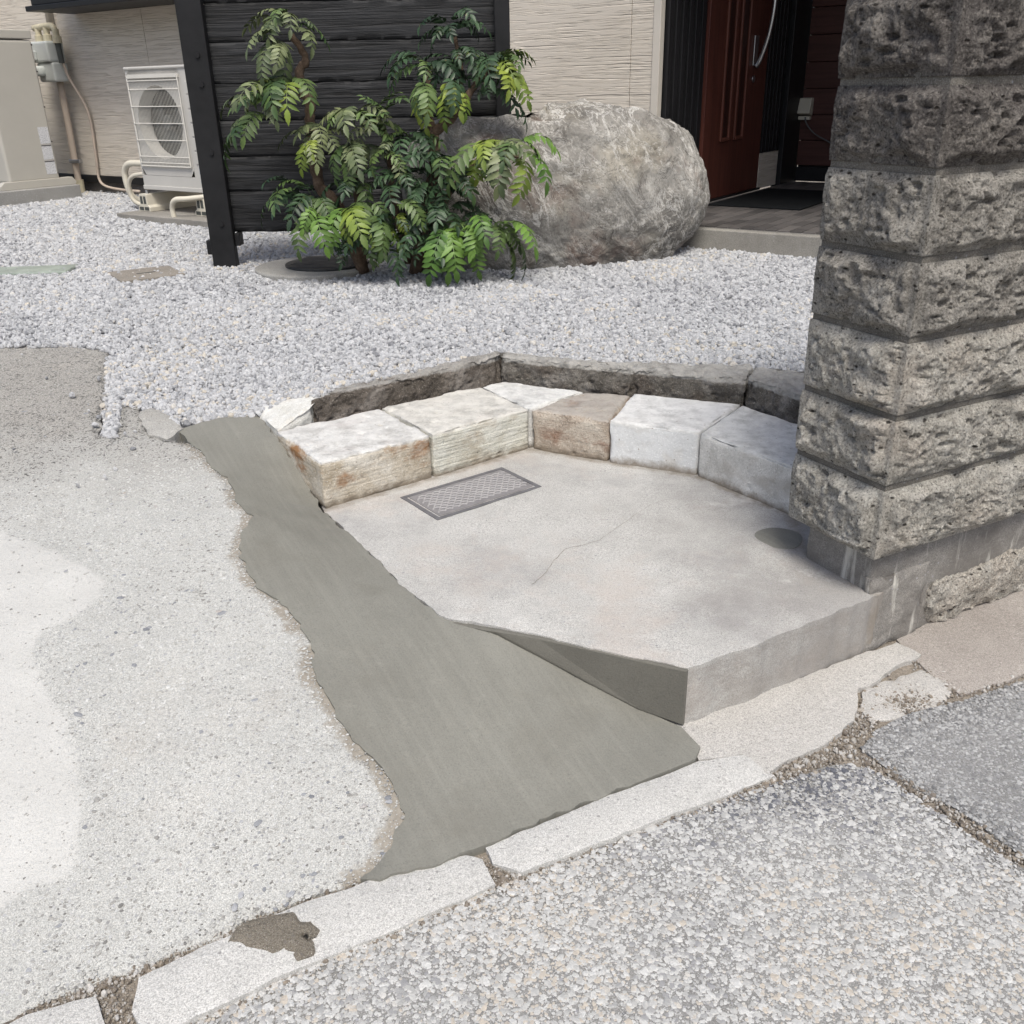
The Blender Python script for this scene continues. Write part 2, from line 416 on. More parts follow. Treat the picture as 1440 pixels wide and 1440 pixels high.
# ------------------------------------------------------------------ heights of the place
G = 0.385                                   # garden level; the street is at 0
def ds(x, y): return -0.436*np.asarray(x)+0.9*np.asarray(y)-1.25
def zd(x, y): return 0.345*(1-np.exp(-np.maximum(ds(x, y), 0)/1.0))       # sloped driveway
def zg(x, y):
    w = np.maximum(sstep(-1.05, -0.55, x), sstep(3.6, 4.8, y))
    b = 0.008*np.sin(np.asarray(x)*2.1+1)*np.sin(np.asarray(y)*1.7)+0.005*np.sin(np.asarray(x)*5.3)*np.sin(np.asarray(y)*4.1+2)
    return zd(x, y)*(1-w)+(G-0.012)*w+b*w
PZ = 0.16                                   # platform top
def ext(p, d, L): return (p[0]+d[0]*L, p[1]+d[1]*L)

# ------------------------------------------------------------------ materials
def drive_stain(t, c):
    x, y, z = t.sep()
    sv = t.math('ADD', t.math('MULTIPLY', x, -0.30), t.math('MULTIPLY', y, 0.95))
    sv = t.math('ADD', sv, t.math('MULTIPLY', t.math('SUBTRACT', t.noise(3.5, 6, 0.65), 0.5), 1.3))
    m = t.ramp(t.math('MULTIPLY', sv, 0.2), (0.50, 0.0), (0.68, 0.92))
    st = t.mix(t.ramp(t.noise(230, 3, 0.6, t.map((1, 2.2, 1))), (0.38, 0.0), (0.62, 1.0)), (0.15, 0.142, 0.128), (0.48, 0.46, 0.425))
    c = t.mix(m, c, st)
    c = t.mix(t.ramp(t.noise(1.7, 4, 0.6), (0.60, 0.0), (0.75, 0.35)), c, (0.48, 0.43, 0.37))
    pm = t.math('ADD', t.attr('patch', 'GEOMETRY'), t.math('MULTIPLY', t.math('SUBTRACT', t.noise(16, 7, 0.7), 0.5), 0.9))
    c = t.mix(t.ramp(pm, (0.40, 0.0), (0.62, 0.92)), c, t.mix(t.ramp(t.noise(4, 5, 0.6), (0.35, 0.0), (0.65, 1.0)), (0.50, 0.495, 0.475), (0.57, 0.565, 0.545)))
    c = t.mix(t.ramp(t.noise(330, 3, 0.7), (0.36, 0.35), (0.5, 0.0)), c, (0.26, 0.255, 0.24))
    fm_ = t.math('ADD', t.attr('film', 'GEOMETRY'), t.math('MULTIPLY', t.math('SUBTRACT', t.noise(14, 6, 0.7), 0.5), 1.5))
    c = t.mix(t.ramp(fm_, (0.55, 0.0), (0.80, 0.9)), c, t.mix(t.noise(120, 3, 0.6), (0.17, 0.15, 0.12), (0.38, 0.345, 0.295)))
    return c
M_drive = concrete('old_concrete', (0.615, 0.615, 0.59), (0.495, 0.495, 0.475), 0.4, (0.17, 0.17, 0.175), 1.2, drive_stain)
M_patch = concrete('pale_mortar', (0.70, 0.695, 0.68), (0.60, 0.59, 0.57), 0.03, grain=0.8)
def plat_stain(t, c):
    m = t.ramp(t.noise(2.4, 10, 0.72, t.map((1, 1, 1), loc=(0.37, 0.1, 0))), (0.50, 0.0), (0.70, 0.7))
    c = t.mix(m, c, (0.27, 0.262, 0.258))
    m2 = t.ramp(t.noise(3.1, 9, 0.7, t.map((1, 1, 1), loc=(5.3, 2.2, 0))), (0.50, 0.0), (0.68, 0.6))
    c = t.mix(m2, c, (0.46, 0.40, 0.355))
    x, y, z = t.sep()
    g1 = t.math('ADD', t.math('MULTIPLY', x, 1.0), t.math('MULTIPLY', t.math('SUBTRACT', t.noise(3.5, 6, 0.65), 0.5), 1.5))
    c = t.mix(t.ramp(g1, (0.42, 0.0), (0.75, 0.55)), c, (0.235, 0.22, 0.21))
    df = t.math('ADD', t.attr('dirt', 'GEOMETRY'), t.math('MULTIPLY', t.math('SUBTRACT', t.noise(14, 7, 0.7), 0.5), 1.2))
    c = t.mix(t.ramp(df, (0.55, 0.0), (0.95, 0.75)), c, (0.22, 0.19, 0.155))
    c = t.mix(t.ramp(t.noise(2.9, 8, 0.72, t.map(loc=(7.7, 3.9, 0))), (0.60, 0.0), (0.70, 0.6)), c, (0.70, 0.685, 0.66))
    c = t.mix(t.ramp(t.vor(60, 'F1'), (0.05, 0.6), (0.09, 0.0)), c, (0.16, 0.15, 0.14))
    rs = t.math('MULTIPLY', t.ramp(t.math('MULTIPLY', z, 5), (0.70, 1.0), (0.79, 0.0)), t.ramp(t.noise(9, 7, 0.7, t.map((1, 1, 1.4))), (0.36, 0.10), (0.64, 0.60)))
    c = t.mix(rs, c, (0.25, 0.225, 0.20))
    return c
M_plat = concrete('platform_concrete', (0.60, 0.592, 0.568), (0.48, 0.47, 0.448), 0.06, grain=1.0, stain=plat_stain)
M_apron = concrete('apron_concrete', (0.60, 0.58, 0.55), (0.49, 0.47, 0.44), 0.25, (0.22, 0.215, 0.21), 1.2)
M_kerb = concrete('kerb_concrete', (0.68, 0.67, 0.645), (0.58, 0.57, 0.545), 0.3, (0.22, 0.215, 0.21), 1.2)
M_rose = concrete('rosy_concrete', (0.46, 0.42, 0.385), (0.35, 0.315, 0.285), 0.1, (0.22, 0.2, 0.19), 1.2)
M_road = concrete('road_matrix', (0.38, 0.375, 0.36), (0.25, 0.245, 0.235), 0.3, (0.15, 0.15, 0.16), 1.3)
M_asph = concrete('asphalt_matrix', (0.37, 0.367, 0.36), (0.26, 0.258, 0.253), 0.3, (0.1, 0.1, 0.11), 1.3)
M_dirt = concrete('dirt', (0.36, 0.315, 0.26), (0.25, 0.215, 0.175), 0.2, (0.14, 0.12, 0.1), 2.0)
def cem_stain(t, c):
    return t.mix(t.ramp(t.noise(5, 5, 0.6, None, 0.5), (0.52, 0.0), (0.72, 0.45)), c, (0.155, 0.147, 0.124))
def cement(name, a, b, ln=61):
    t = MT(name, 0.72, 0.28)
    c = t.mix(t.ramp(t.noise(3.2, 5, 0.55), (0.36, 0.0), (0.66, 1.0)), b, a)
    c = t.mix(t.ramp(t.noise(240, 2, 0.6), (0.35, 0.35), (0.55, 0.0)), c, tuple(v*0.72 for v in b))
    c = t.mix(t.ramp(t.noise(1, 3, 0.6, t.map((3, 60, 3), (0, 0, R(ln)))), (0.45, 0.0), (0.75, 0.3)), c, tuple(v*1.25 for v in a))
    c = t.mix(t.ramp(t.vor(120, 'F1'), (0.10, 0.5), (0.16, 0.0)), c, tuple(v*0.55 for v in b))
    c = t.mix(t.ramp(t.noise(30, 6, 0.7), (0.56, 0.0), (0.75, 0.35)), c, tuple(v*1.25 for v in a))
    t.col(cem_stain(t, c))
    t.bump(t.noise(1.0, 4, 0.6, t.map((5, 190, 5), (0, 0, R(ln)))), 0.28, 0.0022)
    t.bump(t.noise(11, 5, 0.55), 0.4, 0.008); t.bump(t.noise(300, 4, 0.7), 0.6, 0.0018)
    return t.m
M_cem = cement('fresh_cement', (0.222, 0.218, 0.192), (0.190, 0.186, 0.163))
M_cemd = cement('dark_cement', (0.150, 0.144, 0.125), (0.128, 0.122, 0.105), 22)  # the ramp cement again in a darker tone, for the facing
M_film = concrete('slurry_film', (0.33, 0.28, 0.22), (0.23, 0.195, 0.15), 0.1, grain=1.2)
M_sand = concrete('wet_sand', (0.27, 0.24, 0.195), (0.19, 0.165, 0.13), 0.2, (0.1, 0.09, 0.08), 2.2, rough=0.7)
M_white = stone('white_tuff', [(0.50, 0.49, 0.45), (0.62, 0.615, 0.585), (0.70, 0.695, 0.67)], 1.0, 0.4, rust=(0.42, 0.36, 0.27), rstr=0.4, spk=0.4)
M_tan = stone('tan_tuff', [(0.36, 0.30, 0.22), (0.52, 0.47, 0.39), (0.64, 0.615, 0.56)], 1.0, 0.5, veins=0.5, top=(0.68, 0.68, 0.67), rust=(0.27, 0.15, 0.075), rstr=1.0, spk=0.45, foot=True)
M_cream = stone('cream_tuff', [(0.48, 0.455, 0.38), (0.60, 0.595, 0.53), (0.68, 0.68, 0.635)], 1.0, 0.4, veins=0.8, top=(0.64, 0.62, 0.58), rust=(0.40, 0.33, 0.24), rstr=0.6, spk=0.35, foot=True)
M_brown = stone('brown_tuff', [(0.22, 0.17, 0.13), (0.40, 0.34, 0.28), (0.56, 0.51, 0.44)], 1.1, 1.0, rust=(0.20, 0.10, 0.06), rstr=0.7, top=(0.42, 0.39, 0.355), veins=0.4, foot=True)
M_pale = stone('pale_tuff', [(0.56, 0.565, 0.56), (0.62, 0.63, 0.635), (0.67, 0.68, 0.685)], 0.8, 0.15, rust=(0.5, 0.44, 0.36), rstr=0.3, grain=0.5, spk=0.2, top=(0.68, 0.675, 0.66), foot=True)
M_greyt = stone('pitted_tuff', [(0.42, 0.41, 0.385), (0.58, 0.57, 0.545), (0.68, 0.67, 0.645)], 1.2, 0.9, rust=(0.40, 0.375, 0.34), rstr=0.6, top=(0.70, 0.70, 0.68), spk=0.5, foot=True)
M_edge = stone('weathered_stone', [(0.075, 0.068, 0.06), (0.15, 0.138, 0.122), (0.34, 0.32, 0.295)], 1.1, 1.2, rust=(0.11, 0.075, 0.055), rstr=0.3, top=(0.52, 0.505, 0.475), topz=-0.074, grain=1.8)
def pillar_mat(name, cols, up):
    t = MT(name, 0.95, 0.1)
    c = t.ramp(t.noise(13, 9, 0.74, None, 0.4), (0.3, cols[0]), (0.5, cols[1]), (0.68, cols[2]))
    c = t.mix(t.ramp(t.noise(3.2, 5, 0.6, t.map(loc=(1.3, 4.1, 0.2))), (0.5, 0.0), (0.66, 0.55)), c, up)
    sp = t.noise(190, 5, 0.75)
    c = t.mix(t.ramp(sp, (0.36, 0.85), (0.49, 0.0)), c, tuple(v*0.25 for v in cols[0]))
    c = t.mix(t.ramp(t.noise(38, 5, 0.7), (0.28, 0.6), (0.38, 0.0)), c, tuple(v*0.3 for v in cols[0]))
    c = t.mix(t.ramp(t.noise(190, 3, 0.6), (0.55, 0.0), (0.7, 0.5)), c, tuple(min(1, v*1.5) for v in cols[2]))
    t.col(c)
    vd = t.vor(34, 'F1', t.map((1, 1, 1.7))); vs_ = t.n('ShaderNodeSeparateColor'); t.l(t.vor(34, 'F1', t.map((1, 1, 1.7)), 'Color'), vs_.inputs[0])
    hole = t.math('MULTIPLY', t.ramp(t.math('ADD', vd, t.math('MULTIPLY', t.noise(90, 3), 0.25)), (0.24, 1.0), (0.34, 0.0)), t.math('GREATER_THAN', vs_.outputs[0], 0.62))
    t.col(t.mix(t.math('MULTIPLY', hole, 0.85), c, (0.035, 0.03, 0.026)))
    t.bump(t.noise(70, 8, 0.8), 1.0, 0.016); t.bump(sp, 1.0, 0.006); t.bump(t.math('SUBTRACT', 1.0, hole), 0.8, 0.008)
    return t.m
# lower courses bleached and warm, upper courses weathered dark
M_pil = [pillar_mat('pale_rough_stone', [(0.36, 0.335, 0.295), (0.56, 0.53, 0.475), (0.70, 0.67, 0.615)], (0.64, 0.555, 0.47)),
         pillar_mat('mid_rough_stone', [(0.24, 0.222, 0.197), (0.42, 0.395, 0.355), (0.58, 0.55, 0.50)], (0.30, 0.28, 0.255)),
         pillar_mat('dark_rough_stone', [(0.10, 0.09, 0.082), (0.21, 0.192, 0.175), (0.36, 0.335, 0.305)], (0.155, 0.14, 0.138))]
M_mort = concrete('grey_mortar', (0.21, 0.195, 0.17), (0.13, 0.12, 0.105), 0.1, grain=1.4)
def plinth_stain(t, c):
    x, y, z = t.sep()
    st = t.ramp(t.noise(1, 4, 0.6, t.map((26, 26, 2.6))), (0.56, 0.0), (0.66, 0.8))
    c = t.mix(t.ramp(t.noise(5, 8, 0.7), (0.42, 0.0), (0.60, 0.75)), c, (0.15, 0.138, 0.125))
    return t.mix(st, c, (0.58, 0.56, 0.51))
M_plinth = concrete('plinth_render', (0.38, 0.36, 0.335), (0.26, 0.245, 0.225), 0.06, grain=1.3, stain=plinth_stain)
def gravel_mat(name, stops):
    t = MT(name, 0.85, 0.2); c = t.ramp(t.attr('tint'), *stops)
    c = t.mix(t.ramp(t.noise(1.5, 4, 0.6), (0.35, 0.35), (0.6, 0.0)), c, (0.30, 0.30, 0.31))
    t.col(c); t.bump(t.noise(3, 4, 0.7), 0.4, 0.2); return t.m
M_grav = gravel_mat('crushed_white_stone', [(0.0, (0.24, 0.245, 0.26)), (0.15, (0.42, 0.425, 0.44)), (0.5, (0.52, 0.525, 0.54)), (0.93, (0.62, 0.625, 0.635)), (1.0, (0.62, 0.57, 0.49))])
M_agg = gravel_mat('road_aggregate', [(0.0, (0.10, 0.105, 0.125)), (0.12, (0.28, 0.28, 0.29)), (0.35, (0.46, 0.455, 0.44)), (0.6, (0.58, 0.575, 0.555)), (0.95, (0.70, 0.695, 0.675)), (1.0, (0.58, 0.52, 0.44))])
M_agg2 = gravel_mat('blue_grey_aggregate', [(0.0, (0.15, 0.15, 0.15)), (0.35, (0.30, 0.30, 0.298)), (0.8, (0.44, 0.438, 0.43)), (1.0, (0.55, 0.55, 0.545))])
M_grit = gravel_mat('grit', [(0.0, (0.16, 0.13, 0.10)), (0.5, (0.32, 0.27, 0.21)), (0.75, (0.5, 0.47, 0.43)), (1.0, (0.62, 0.6, 0.57))])
M_bed = concrete('gravel_bed_earth', (0.42, 0.42, 0.43), (0.30, 0.30, 0.31), 0.3, grain=2)
M_fine = gravel_mat('fine_aggregate', [(0.0, (0.13, 0.125, 0.115)), (0.22, (0.34, 0.33, 0.31)), (0.35, (0.45, 0.442, 0.415)), (0.6, (0.585, 0.583, 0.558)), (1.0, (0.70, 0.70, 0.68))])
M_emb = gravel_mat('embedded_pebbles', [(0.0, (0.19, 0.20, 0.22)), (0.6, (0.36, 0.37, 0.39)), (0.9, (0.48, 0.485, 0.50)), (1.0, (0.46, 0.38, 0.30))])

# ------------------------------------------------------------------ ground, street, kerb
gr = MB(); gr.v = [(-60, -60, -0.006), (60, -60, -0.006), (60, 60, -0.006), (-60, 60, -0.006)]; gr.f = [(0, 1, 2, 3)]
tag(gr.build('ground', M_dirt), kind='structure')
KD = Vector((0.9, 0.436)).normalized()
p = [P(*q) for q in ((1440, 1224), (1362, 1172), (1292, 1123), (1250, 1094), (1222, 1080), (1190, 1073), (1105, 1096), (1012, 1127), (830, 1198), (705, 1245), (560, 1300), (438, 1357), (330, 1406), (205, 1466))]
road = [ext(P(1440, 1224), (0.72, -0.69), 1.6)]+p+[ext(p[-1], -KD, 2.5)]+[(-2.5, -2.5), (3.0, -2.5)]
road_e = rough_edge(road, 0.025, 0.006, 3, skip={0, len(p)+1, len(p)+2, len(p)+3})
tag(sheet('street', road_e, lambda x, y: 0.0, M_road, None, 0.12, 0.05, lip=0.003), kind='structure')
def road_tint(q):       # worn grey traffic areas and cleaner pale areas
    w_ = fbm(np.column_stack([q[:, 0]*1.9+0.4, q[:, 1]*1.9, q[:, 0]*0]), 5, 91); g_ = np.random.default_rng(3).random(len(q))
    return np.clip(g_**1.15*0.86+0.06+0.34*w_, 0, 1)
sp = pts_in([q for q in road], 72000, -0.0004, 2)
vis = (sp[:, 1] > 0.42) & (np.abs(sp[:, 0]) < 0.25+0.62*sp[:, 1]+0.25)
sp = sp[vis]; k = len(sp); sz = np.exp(rng.normal(math.log(0.0022), 0.50, k)); sz = np.clip(sz, 0.0010, 0.0080)
scatter('street_aggregate', sp, np.column_stack([sz, sz*rng.uniform(0.6, 1, k), sz*0.22+0.0003]), M_agg, 'exposed pale pebble aggregate covering the near street surface', 'aggregate', 3, 2, 0.55, tilt=0.35, tint=road_tint(sp))
p2 = [P(*q) for q in ((1212, 1052), (1236, 1074), (1300, 1112), (1368, 1153), (1440, 1206))]
top = [P(*q) for q in ((1440, 958), (1350, 986), (1275, 1006), (1232, 1028))]
asp = p2+[ext(p2[-1], (0.72, -0.69), 1.6), (4.5, 0.8), (4.5, 3.4), ext(top[0], KD, 1.6)]+top
asp_e = rough_edge(asp, 0.025, 0.005, 8, skip={len(p2)-1, len(p2), len(p2)+1, len(p2)+2})
tag(sheet('side_street', asp_e, lambda x, y: 0.002, M_asph, None, 0.12, 0.05, lip=0.003), kind='structure')
sp = pts_in(asp, 52000, 0.0012, 4); sp = sp[(sp[:, 0] < 0.35+0.62*sp[:, 1])]; k = len(sp); sz = np.clip(np.exp(rng.normal(math.log(0.0030), 0.35, k)), 0.0014, 0.006)
scatter('asphalt_aggregate', sp, np.column_stack([sz, sz*rng.uniform(0.6, 1, k), sz*0.24+0.0003]), M_agg2, 'blue grey stone chips of the asphalt beyond the crack', 'aggregate', 5, 2, 0.5, tilt=0.5)
# gutter strip of rosy concrete at the foot of the wall
ro = [P(*q) for q in ((1262, 900), (1325, 868), (1440, 815))]; ro2 = [P(*q) for q in ((1440, 950), (1352, 978), (1330, 962), (1298, 938), (1284, 924))]
tag(sheet('gutter', rough_edge(ro+[ext(ro[-1], KD, 1.5), ext(ro2[0], KD, 1.5)]+ro2, 0.03, 0.004, 12, skip={2, 3, 4}), lambda x, y: 0.004, M_rose, None, 0.05, 0.05, lip=0.003, nz=0.002), kind='structure')
ap = [P(*q) for q in ((950, 1018), (1262, 905), (1292, 922), (1252, 948), (1208, 972), (1203, 1000), (1186, 1036), (1100, 1078), (1078, 1092), (1044, 1064), (983, 1072))]
tag(sheet('apron', rough_edge(ap, 0.02, 0.005, 15), lambda x, y: 0.0085, M_apron, None, 0.03, 0.06, lip=0.002, nz=0.0008), kind='structure')
rb = [P(*q) for q in ((1206, 1000), (1212, 976), (1255, 952), (1296, 940), (1350, 972), (1336, 990), (1275, 1000), (1225, 1018))]
tag(sheet('broken_concrete', rough_edge(rb, 0.02, 0.008, 19), lambda x, y: 0.004, M_apron, None, 0.02, 0.05, lip=0.006, nz=0.006), 'broken crumbling concrete edge right of the smooth apron', 'concrete')
kerb = empty('kerb', (*P(700, 1180), 0), 0, 'low pale concrete kerb of long stones along the street edge', 'kerb')
kerb_px = [((-60, 1470), (35, 1424), (133, 1399), (150, 1455), (-40, 1540)), ((194, 1372), (300, 1324), (386, 1284), (515, 1237), (655, 1200), (676, 1206), (696, 1240), (610, 1279), (438, 1352), (330, 1400), (205, 1462), (186, 1420)), ((682, 1188), (820, 1132), (983, 1068), (1050, 1057), (1090, 1088), (1006, 1122), (735, 1224), (692, 1212))]
for i, q in enumerate(kerb_px):
    o = sheet('kerb_stone', rough_edge([P(*w, 0.012) for w in q], 0.012, 0.0020, 20+i), lambda x, y: 0.012+0.002*math.sin(x*9), M_kerb, None, 0.03, 0.07, lip=0.004, nz=0.0012)
    o.parent = kerb; o.matrix_parent_inverse = Matrix.Translation(-kerb.location)
# grit lying in the open joints
gp = []
for line, w, n in (([(20, 1440), (110, 1398), (205, 1362), (300, 1326), (390, 1283), (510, 1240)], 0.008, 900), ([(215, 1462), (430, 1356), (560, 1300), (700, 1244), (1010, 1127), (1100, 1090), (1200, 1052)], 0.012, 2200),
                   ([(150, 1400), (165, 1440)], 0.018, 260), ([(690, 1215), (720, 1238)], 0.016, 240), ([(1100, 1088), (1200, 1030), (1212, 1000), (1300, 985)], 0.02, 900), ([(1205, 1060), (1300, 1116), (1440, 1214)], 0.010, 700),
                   ([(1225, 985), (1320, 975)], 0.035, 500), ([(1290, 930), (1350, 975), (1440, 955)], 0.012, 300)):
    q = [P(*w_) for w_ in line]
    for i in range(int(n*1.6)):
        a = rng.integers(len(q)-1); t = rng.random(); gp.append((q[a][0]+(q[a+1][0]-q[a][0])*t+rng.normal(0, w), q[a][1]+(q[a+1][1]-q[a][1])*t+rng.normal(0, w)*0.8, rng.uniform(-0.006, 0.001)))
gp = np.array(gp); k = len(gp); sz = np.clip(np.exp(rng.normal(math.log(0.0017), 0.6, k)), 0.0007, 0.008)
scatter('joint_grit', gp, np.column_stack([sz, sz*0.8, sz*0.6]), M_grit, 'brown grit and small stones filling the joints along the kerb', 'grit', 9, 2, 0.6)

# ------------------------------------------------------------------ driveway
Lpx = [(252, 604), (262, 622), (282, 633), (303, 662), (322, 676), (333, 706), (353, 727), (341, 752), (335, 772), (350, 810), (368, 832), (393, 846), (404, 858), (436, 902), (444, 955), (464, 991), (498, 1040), (540, 1084), (560, 1120), (571, 1144), (551, 1187), (536, 1212), (507, 1238)]
Lw = [PS(a, b, zd) for a, b in Lpx]
Kpx = [(387, 1280), (284, 1327), (200, 1362), (102, 1394), (18, 1430)]
Kw = [PS(a, b, zd) for a, b in Kpx]
drv = [PS(-5, 486, zd), PS(100, 485, zd), PS(152, 492, zd), PS(146, 560, zd), PS(139, 612, zd), PS(161, 617, zd), PS(170, 568, zd), PS(196, 572, zd), PS(206, 603, zd), PS(230, 618, zd)]
drv += [(x+0.012, y) for x, y in Lw[1:]]+Kw+[ext(Kw[-1], -KD, 2.4), (-4.2, 1.6), (-4.2, 4.2)]
nd = len(drv)
pt = [PS(a, b, zd) for a, b in ((-5, 745), (60, 768), (128, 800), (152, 822), (120, 858), (62, 888), (44, 912), (58, 960), (88, 1010), (104, 1060), (116, 1130), (108, 1200), (92, 1228), (40, 1254), (-5, 1285))]
pt += [(pt[-1][0]-0.9, pt[-1][1]-0.45), (pt[0][0]-1.4, pt[0][1]+0.1)]
def pdist(q, line, closed=False):
    d = np.full(len(q), 9.0); L_ = np.array(line); n_ = len(L_)
    for i in range(n_ if closed else n_-1):
        a, b = L_[i], L_[(i+1) % n_]; ab = b-a; t_ = np.clip(((q-a)@ab)/(ab@ab+1e-12), 0, 1); d = np.minimum(d, np.linalg.norm(q-(a+t_[:, None]*ab), axis=1))
    return d
def patch_at(q): d = pdist(q, pt, True); return np.clip(0.5+np.where(inside(pt, q), d, -d)/0.07, 0, 1)
def film_at(q): return np.clip(1-pdist(q, Lw)/0.075, 0, 1)
tag(sheet('driveway', rough_edge(drv, 0.016, 0.006, 31, skip={nd-1, nd-2, nd-3, nd-4, 0, 1}), zd, M_drive, None, 0.03, 0.12, lip=0.004, nz=0.0022, attrs={'patch': patch_at, 'film': film_at}), kind='structure')
ck = [PS(a, b, zg) for a, b in ((197, 581), (214, 578), (250, 590), (256, 606), (236, 620), (208, 614))]
tag(sheet('concrete_chunk', rough_edge(ck, 0.015, 0.006, 51), lambda x, y: float(zd(x, y))+0.012, M_drive, None, 0.02, 0.05, lip=0.006, nz=0.004), 'loose broken concrete chunk at the gravel beside the fresh cement', 'concrete')
stp = [(x, y) for x, y in Lw]+[(0.9, 1.5), (0.9, 3.0), (-0.9, 3.0)]
def zdn(x, y): return zd(x, y)+0.0022*fbm(np.column_stack([np.asarray(x)*9, np.asarray(y)*9, np.asarray(x)*0]), 4, 5)
def drive_pts(dens, seed, cut):
    p_ = pts_in(drv, dens, zdn, seed); p_ = p_[(p_[:, 1] < 4.0) & (np.abs(p_[:, 0]) < 0.62*p_[:, 1]+0.15)]
    p_ = p_[~inside(stp, p_)]; keep_ = np.random.default_rng(seed).random(len(p_)) < cut(p_); return p_[keep_]
dp = drive_pts(900, 12, lambda q: (1-0.95*patch_at(q[:, :2]))*np.clip(0.35+1.6*fbm(np.column_stack([q[:, 0]*3, q[:, 1]*3, q[:, 0]*0]), 3, 3), 0.08, 1)*np.clip(1.6-0.55*q[:, 1], 0.15, 1)); k = len(dp)
sz = np.clip(np.exp(rng.normal(math.log(0.0042), 0.45, k)), 0.002, 0.013); dp[:, 2] -= sz*0.12
scatter('driveway_pebbles', dp, np.column_stack([sz, sz*rng.uniform(0.5, 0.9, k), sz*0.25]), M_emb, 'dark pebbles worn out of the old driveway concrete', 'pebbles', 13, 2, 0.5, tilt=0.15, flat=False)
dp = drive_pts(24000, 14, lambda q: 1-0.85*patch_at(q[:, :2])); k = len(dp)
stn = -0.30*dp[:, 0]+0.95*dp[:, 1]+0.5*fbm(np.column_stack([dp[:, 0]*2.5, dp[:, 1]*2.5, dp[:, 0]*0]), 4, 8); tn = np.clip(rng.random(k)**0.8*0.90+0.10-0.12*fbm(dp*6, 3, 55)-0.62*sstep(2.5, 3.3, stn), 0, 1)
sz = np.clip(np.exp(rng.normal(math.log(0.0021), 0.42, k)), 0.001, 0.006); dp[:, 2] -= sz*0.05
scatter('driveway_aggregate', dp, np.column_stack([sz, sz*rng.uniform(0.55, 1, k), sz*0.3]), M_fine, 'fine sandy aggregate showing in the old driveway concrete', 'aggregate', 15, 1, 0.5, tint=tn, tilt=0.3, flat=False)

# ------------------------------------------------------------------ concrete platform
pA = P(622, 866, PZ); pC = P(968, 938, PZ); pD = P(1236, 836, PZ)
plat = [P(456, 716, PZ), P(520, 776, PZ), P(560, 816, PZ), P(596, 848, PZ), pA, P(760, 891, PZ), pC, pD, (1.02, 2.1), (1.0, 2.45), (0.75, 2.85), (0.40, 3.02), (0.06, 3.13), (-0.3, 2.88), (-0.6, 2.64)]
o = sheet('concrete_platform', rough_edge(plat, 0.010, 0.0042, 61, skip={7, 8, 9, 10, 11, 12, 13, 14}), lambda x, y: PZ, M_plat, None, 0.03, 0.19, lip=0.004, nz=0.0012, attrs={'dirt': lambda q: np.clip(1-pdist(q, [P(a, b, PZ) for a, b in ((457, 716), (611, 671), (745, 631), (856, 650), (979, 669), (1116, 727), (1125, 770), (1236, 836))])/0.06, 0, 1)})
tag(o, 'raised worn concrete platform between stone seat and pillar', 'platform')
M_crk = plain('crack_dirt', (0.24, 0.225, 0.20), 0.95, 0.3, 40)
for line, wd in ((((842, 760), (815, 768), (797, 771), (786, 781), (773, 796), (764, 809), (748, 822)), 0.0010), (((842, 760), (868, 742), (905, 716), (932, 704)), 0.0005)):
    q = arc([Vector((*P(a, b, PZ), 0)) for a, b in line], 5); vv = []
    for i, w_ in enumerate(q):
        w_ = w_+Vector((random.uniform(-1, 1), random.uniform(-1, 1), 0))*0.0022; d_ = (q[min(i+1, len(q)-1)]-q[max(i-1, 0)]).normalized(); nn = Vector((-d_.y, d_.x, 0))*wd*random.uniform(0.5, 1.2)
        zz = PZ+0.0012*float(fbm(np.array([[w_.x*9, w_.y*9, 0.0]]), 4, 5)[0])+0.0007
        vv += [(w_.x+nn.x, w_.y+nn.y, zz), (w_.x-nn.x, w_.y-nn.y, zz)]
    mesh_obj('crack', vv, [(2*i, 2*i+1, 2*i+3, 2*i+2) for i in range(len(q)-1)], M_crk, o)
dp = P(1096, 757, PZ)
q = [(dp[0]+0.062*math.cos(a)*(1+0.1*math.sin(3*a)), dp[1]+0.066*math.sin(a)) for a in np.linspace(0, 6.283, 25)[:-1]]
tag(sheet('cement_spot', rough_edge(q, 0.01, 0.002, 66), lambda x, y: PZ+0.004, M_cem, None, 0.02, 0.006, lip=0.003), 'small round grey cement patch at the foot of the pillar', 'cement')

# ------------------------------------------------------------------ fresh cement ramp and facing
ramp = empty('cement_ramp', (*P(700, 1000), 0), 0, 'smooth fresh grey cement strip running from gravel down to kerb', 'cement')
ea = math.degrees(math.atan2(pC[1]-pA[1], pC[0]-pA[0]))
foot = [onwall(a, b, pA, ea) for a, b in ((700, 889), (765, 924), (830, 960), (900, 996))]
foot = [(v.x, v.y, max(0.012, v.z)) for v in foot]
cb = P(958, 1021, 0.014)
Rt = [(*P(a, b, z), z) for a, b, z in ((355, 576, .318), (370, 590, .31), (384, 609, .298), (418, 652, .235), (438, 692, .185), (455, 718, .160), (490, 750, .158), (522, 779, .158), (562, 819, .157), (600, 851, .156), (624, 869, .153))]
Rt += foot+[(*cb, 0.014), (*P(985, 1050, .015), .015), (*P(978, 1067, .015), .015)]
bot = [(*P(a, b, .014), .014) for a, b in ((900, 1098), (800, 1137), (682, 1185), (655, 1200), (600, 1216), (530, 1237))]
Lz = [(x, y, float(zd(x, y))+0.004) for x, y in Lw]
ol = Rt+bot+Lz[::-1]
dense = []; 
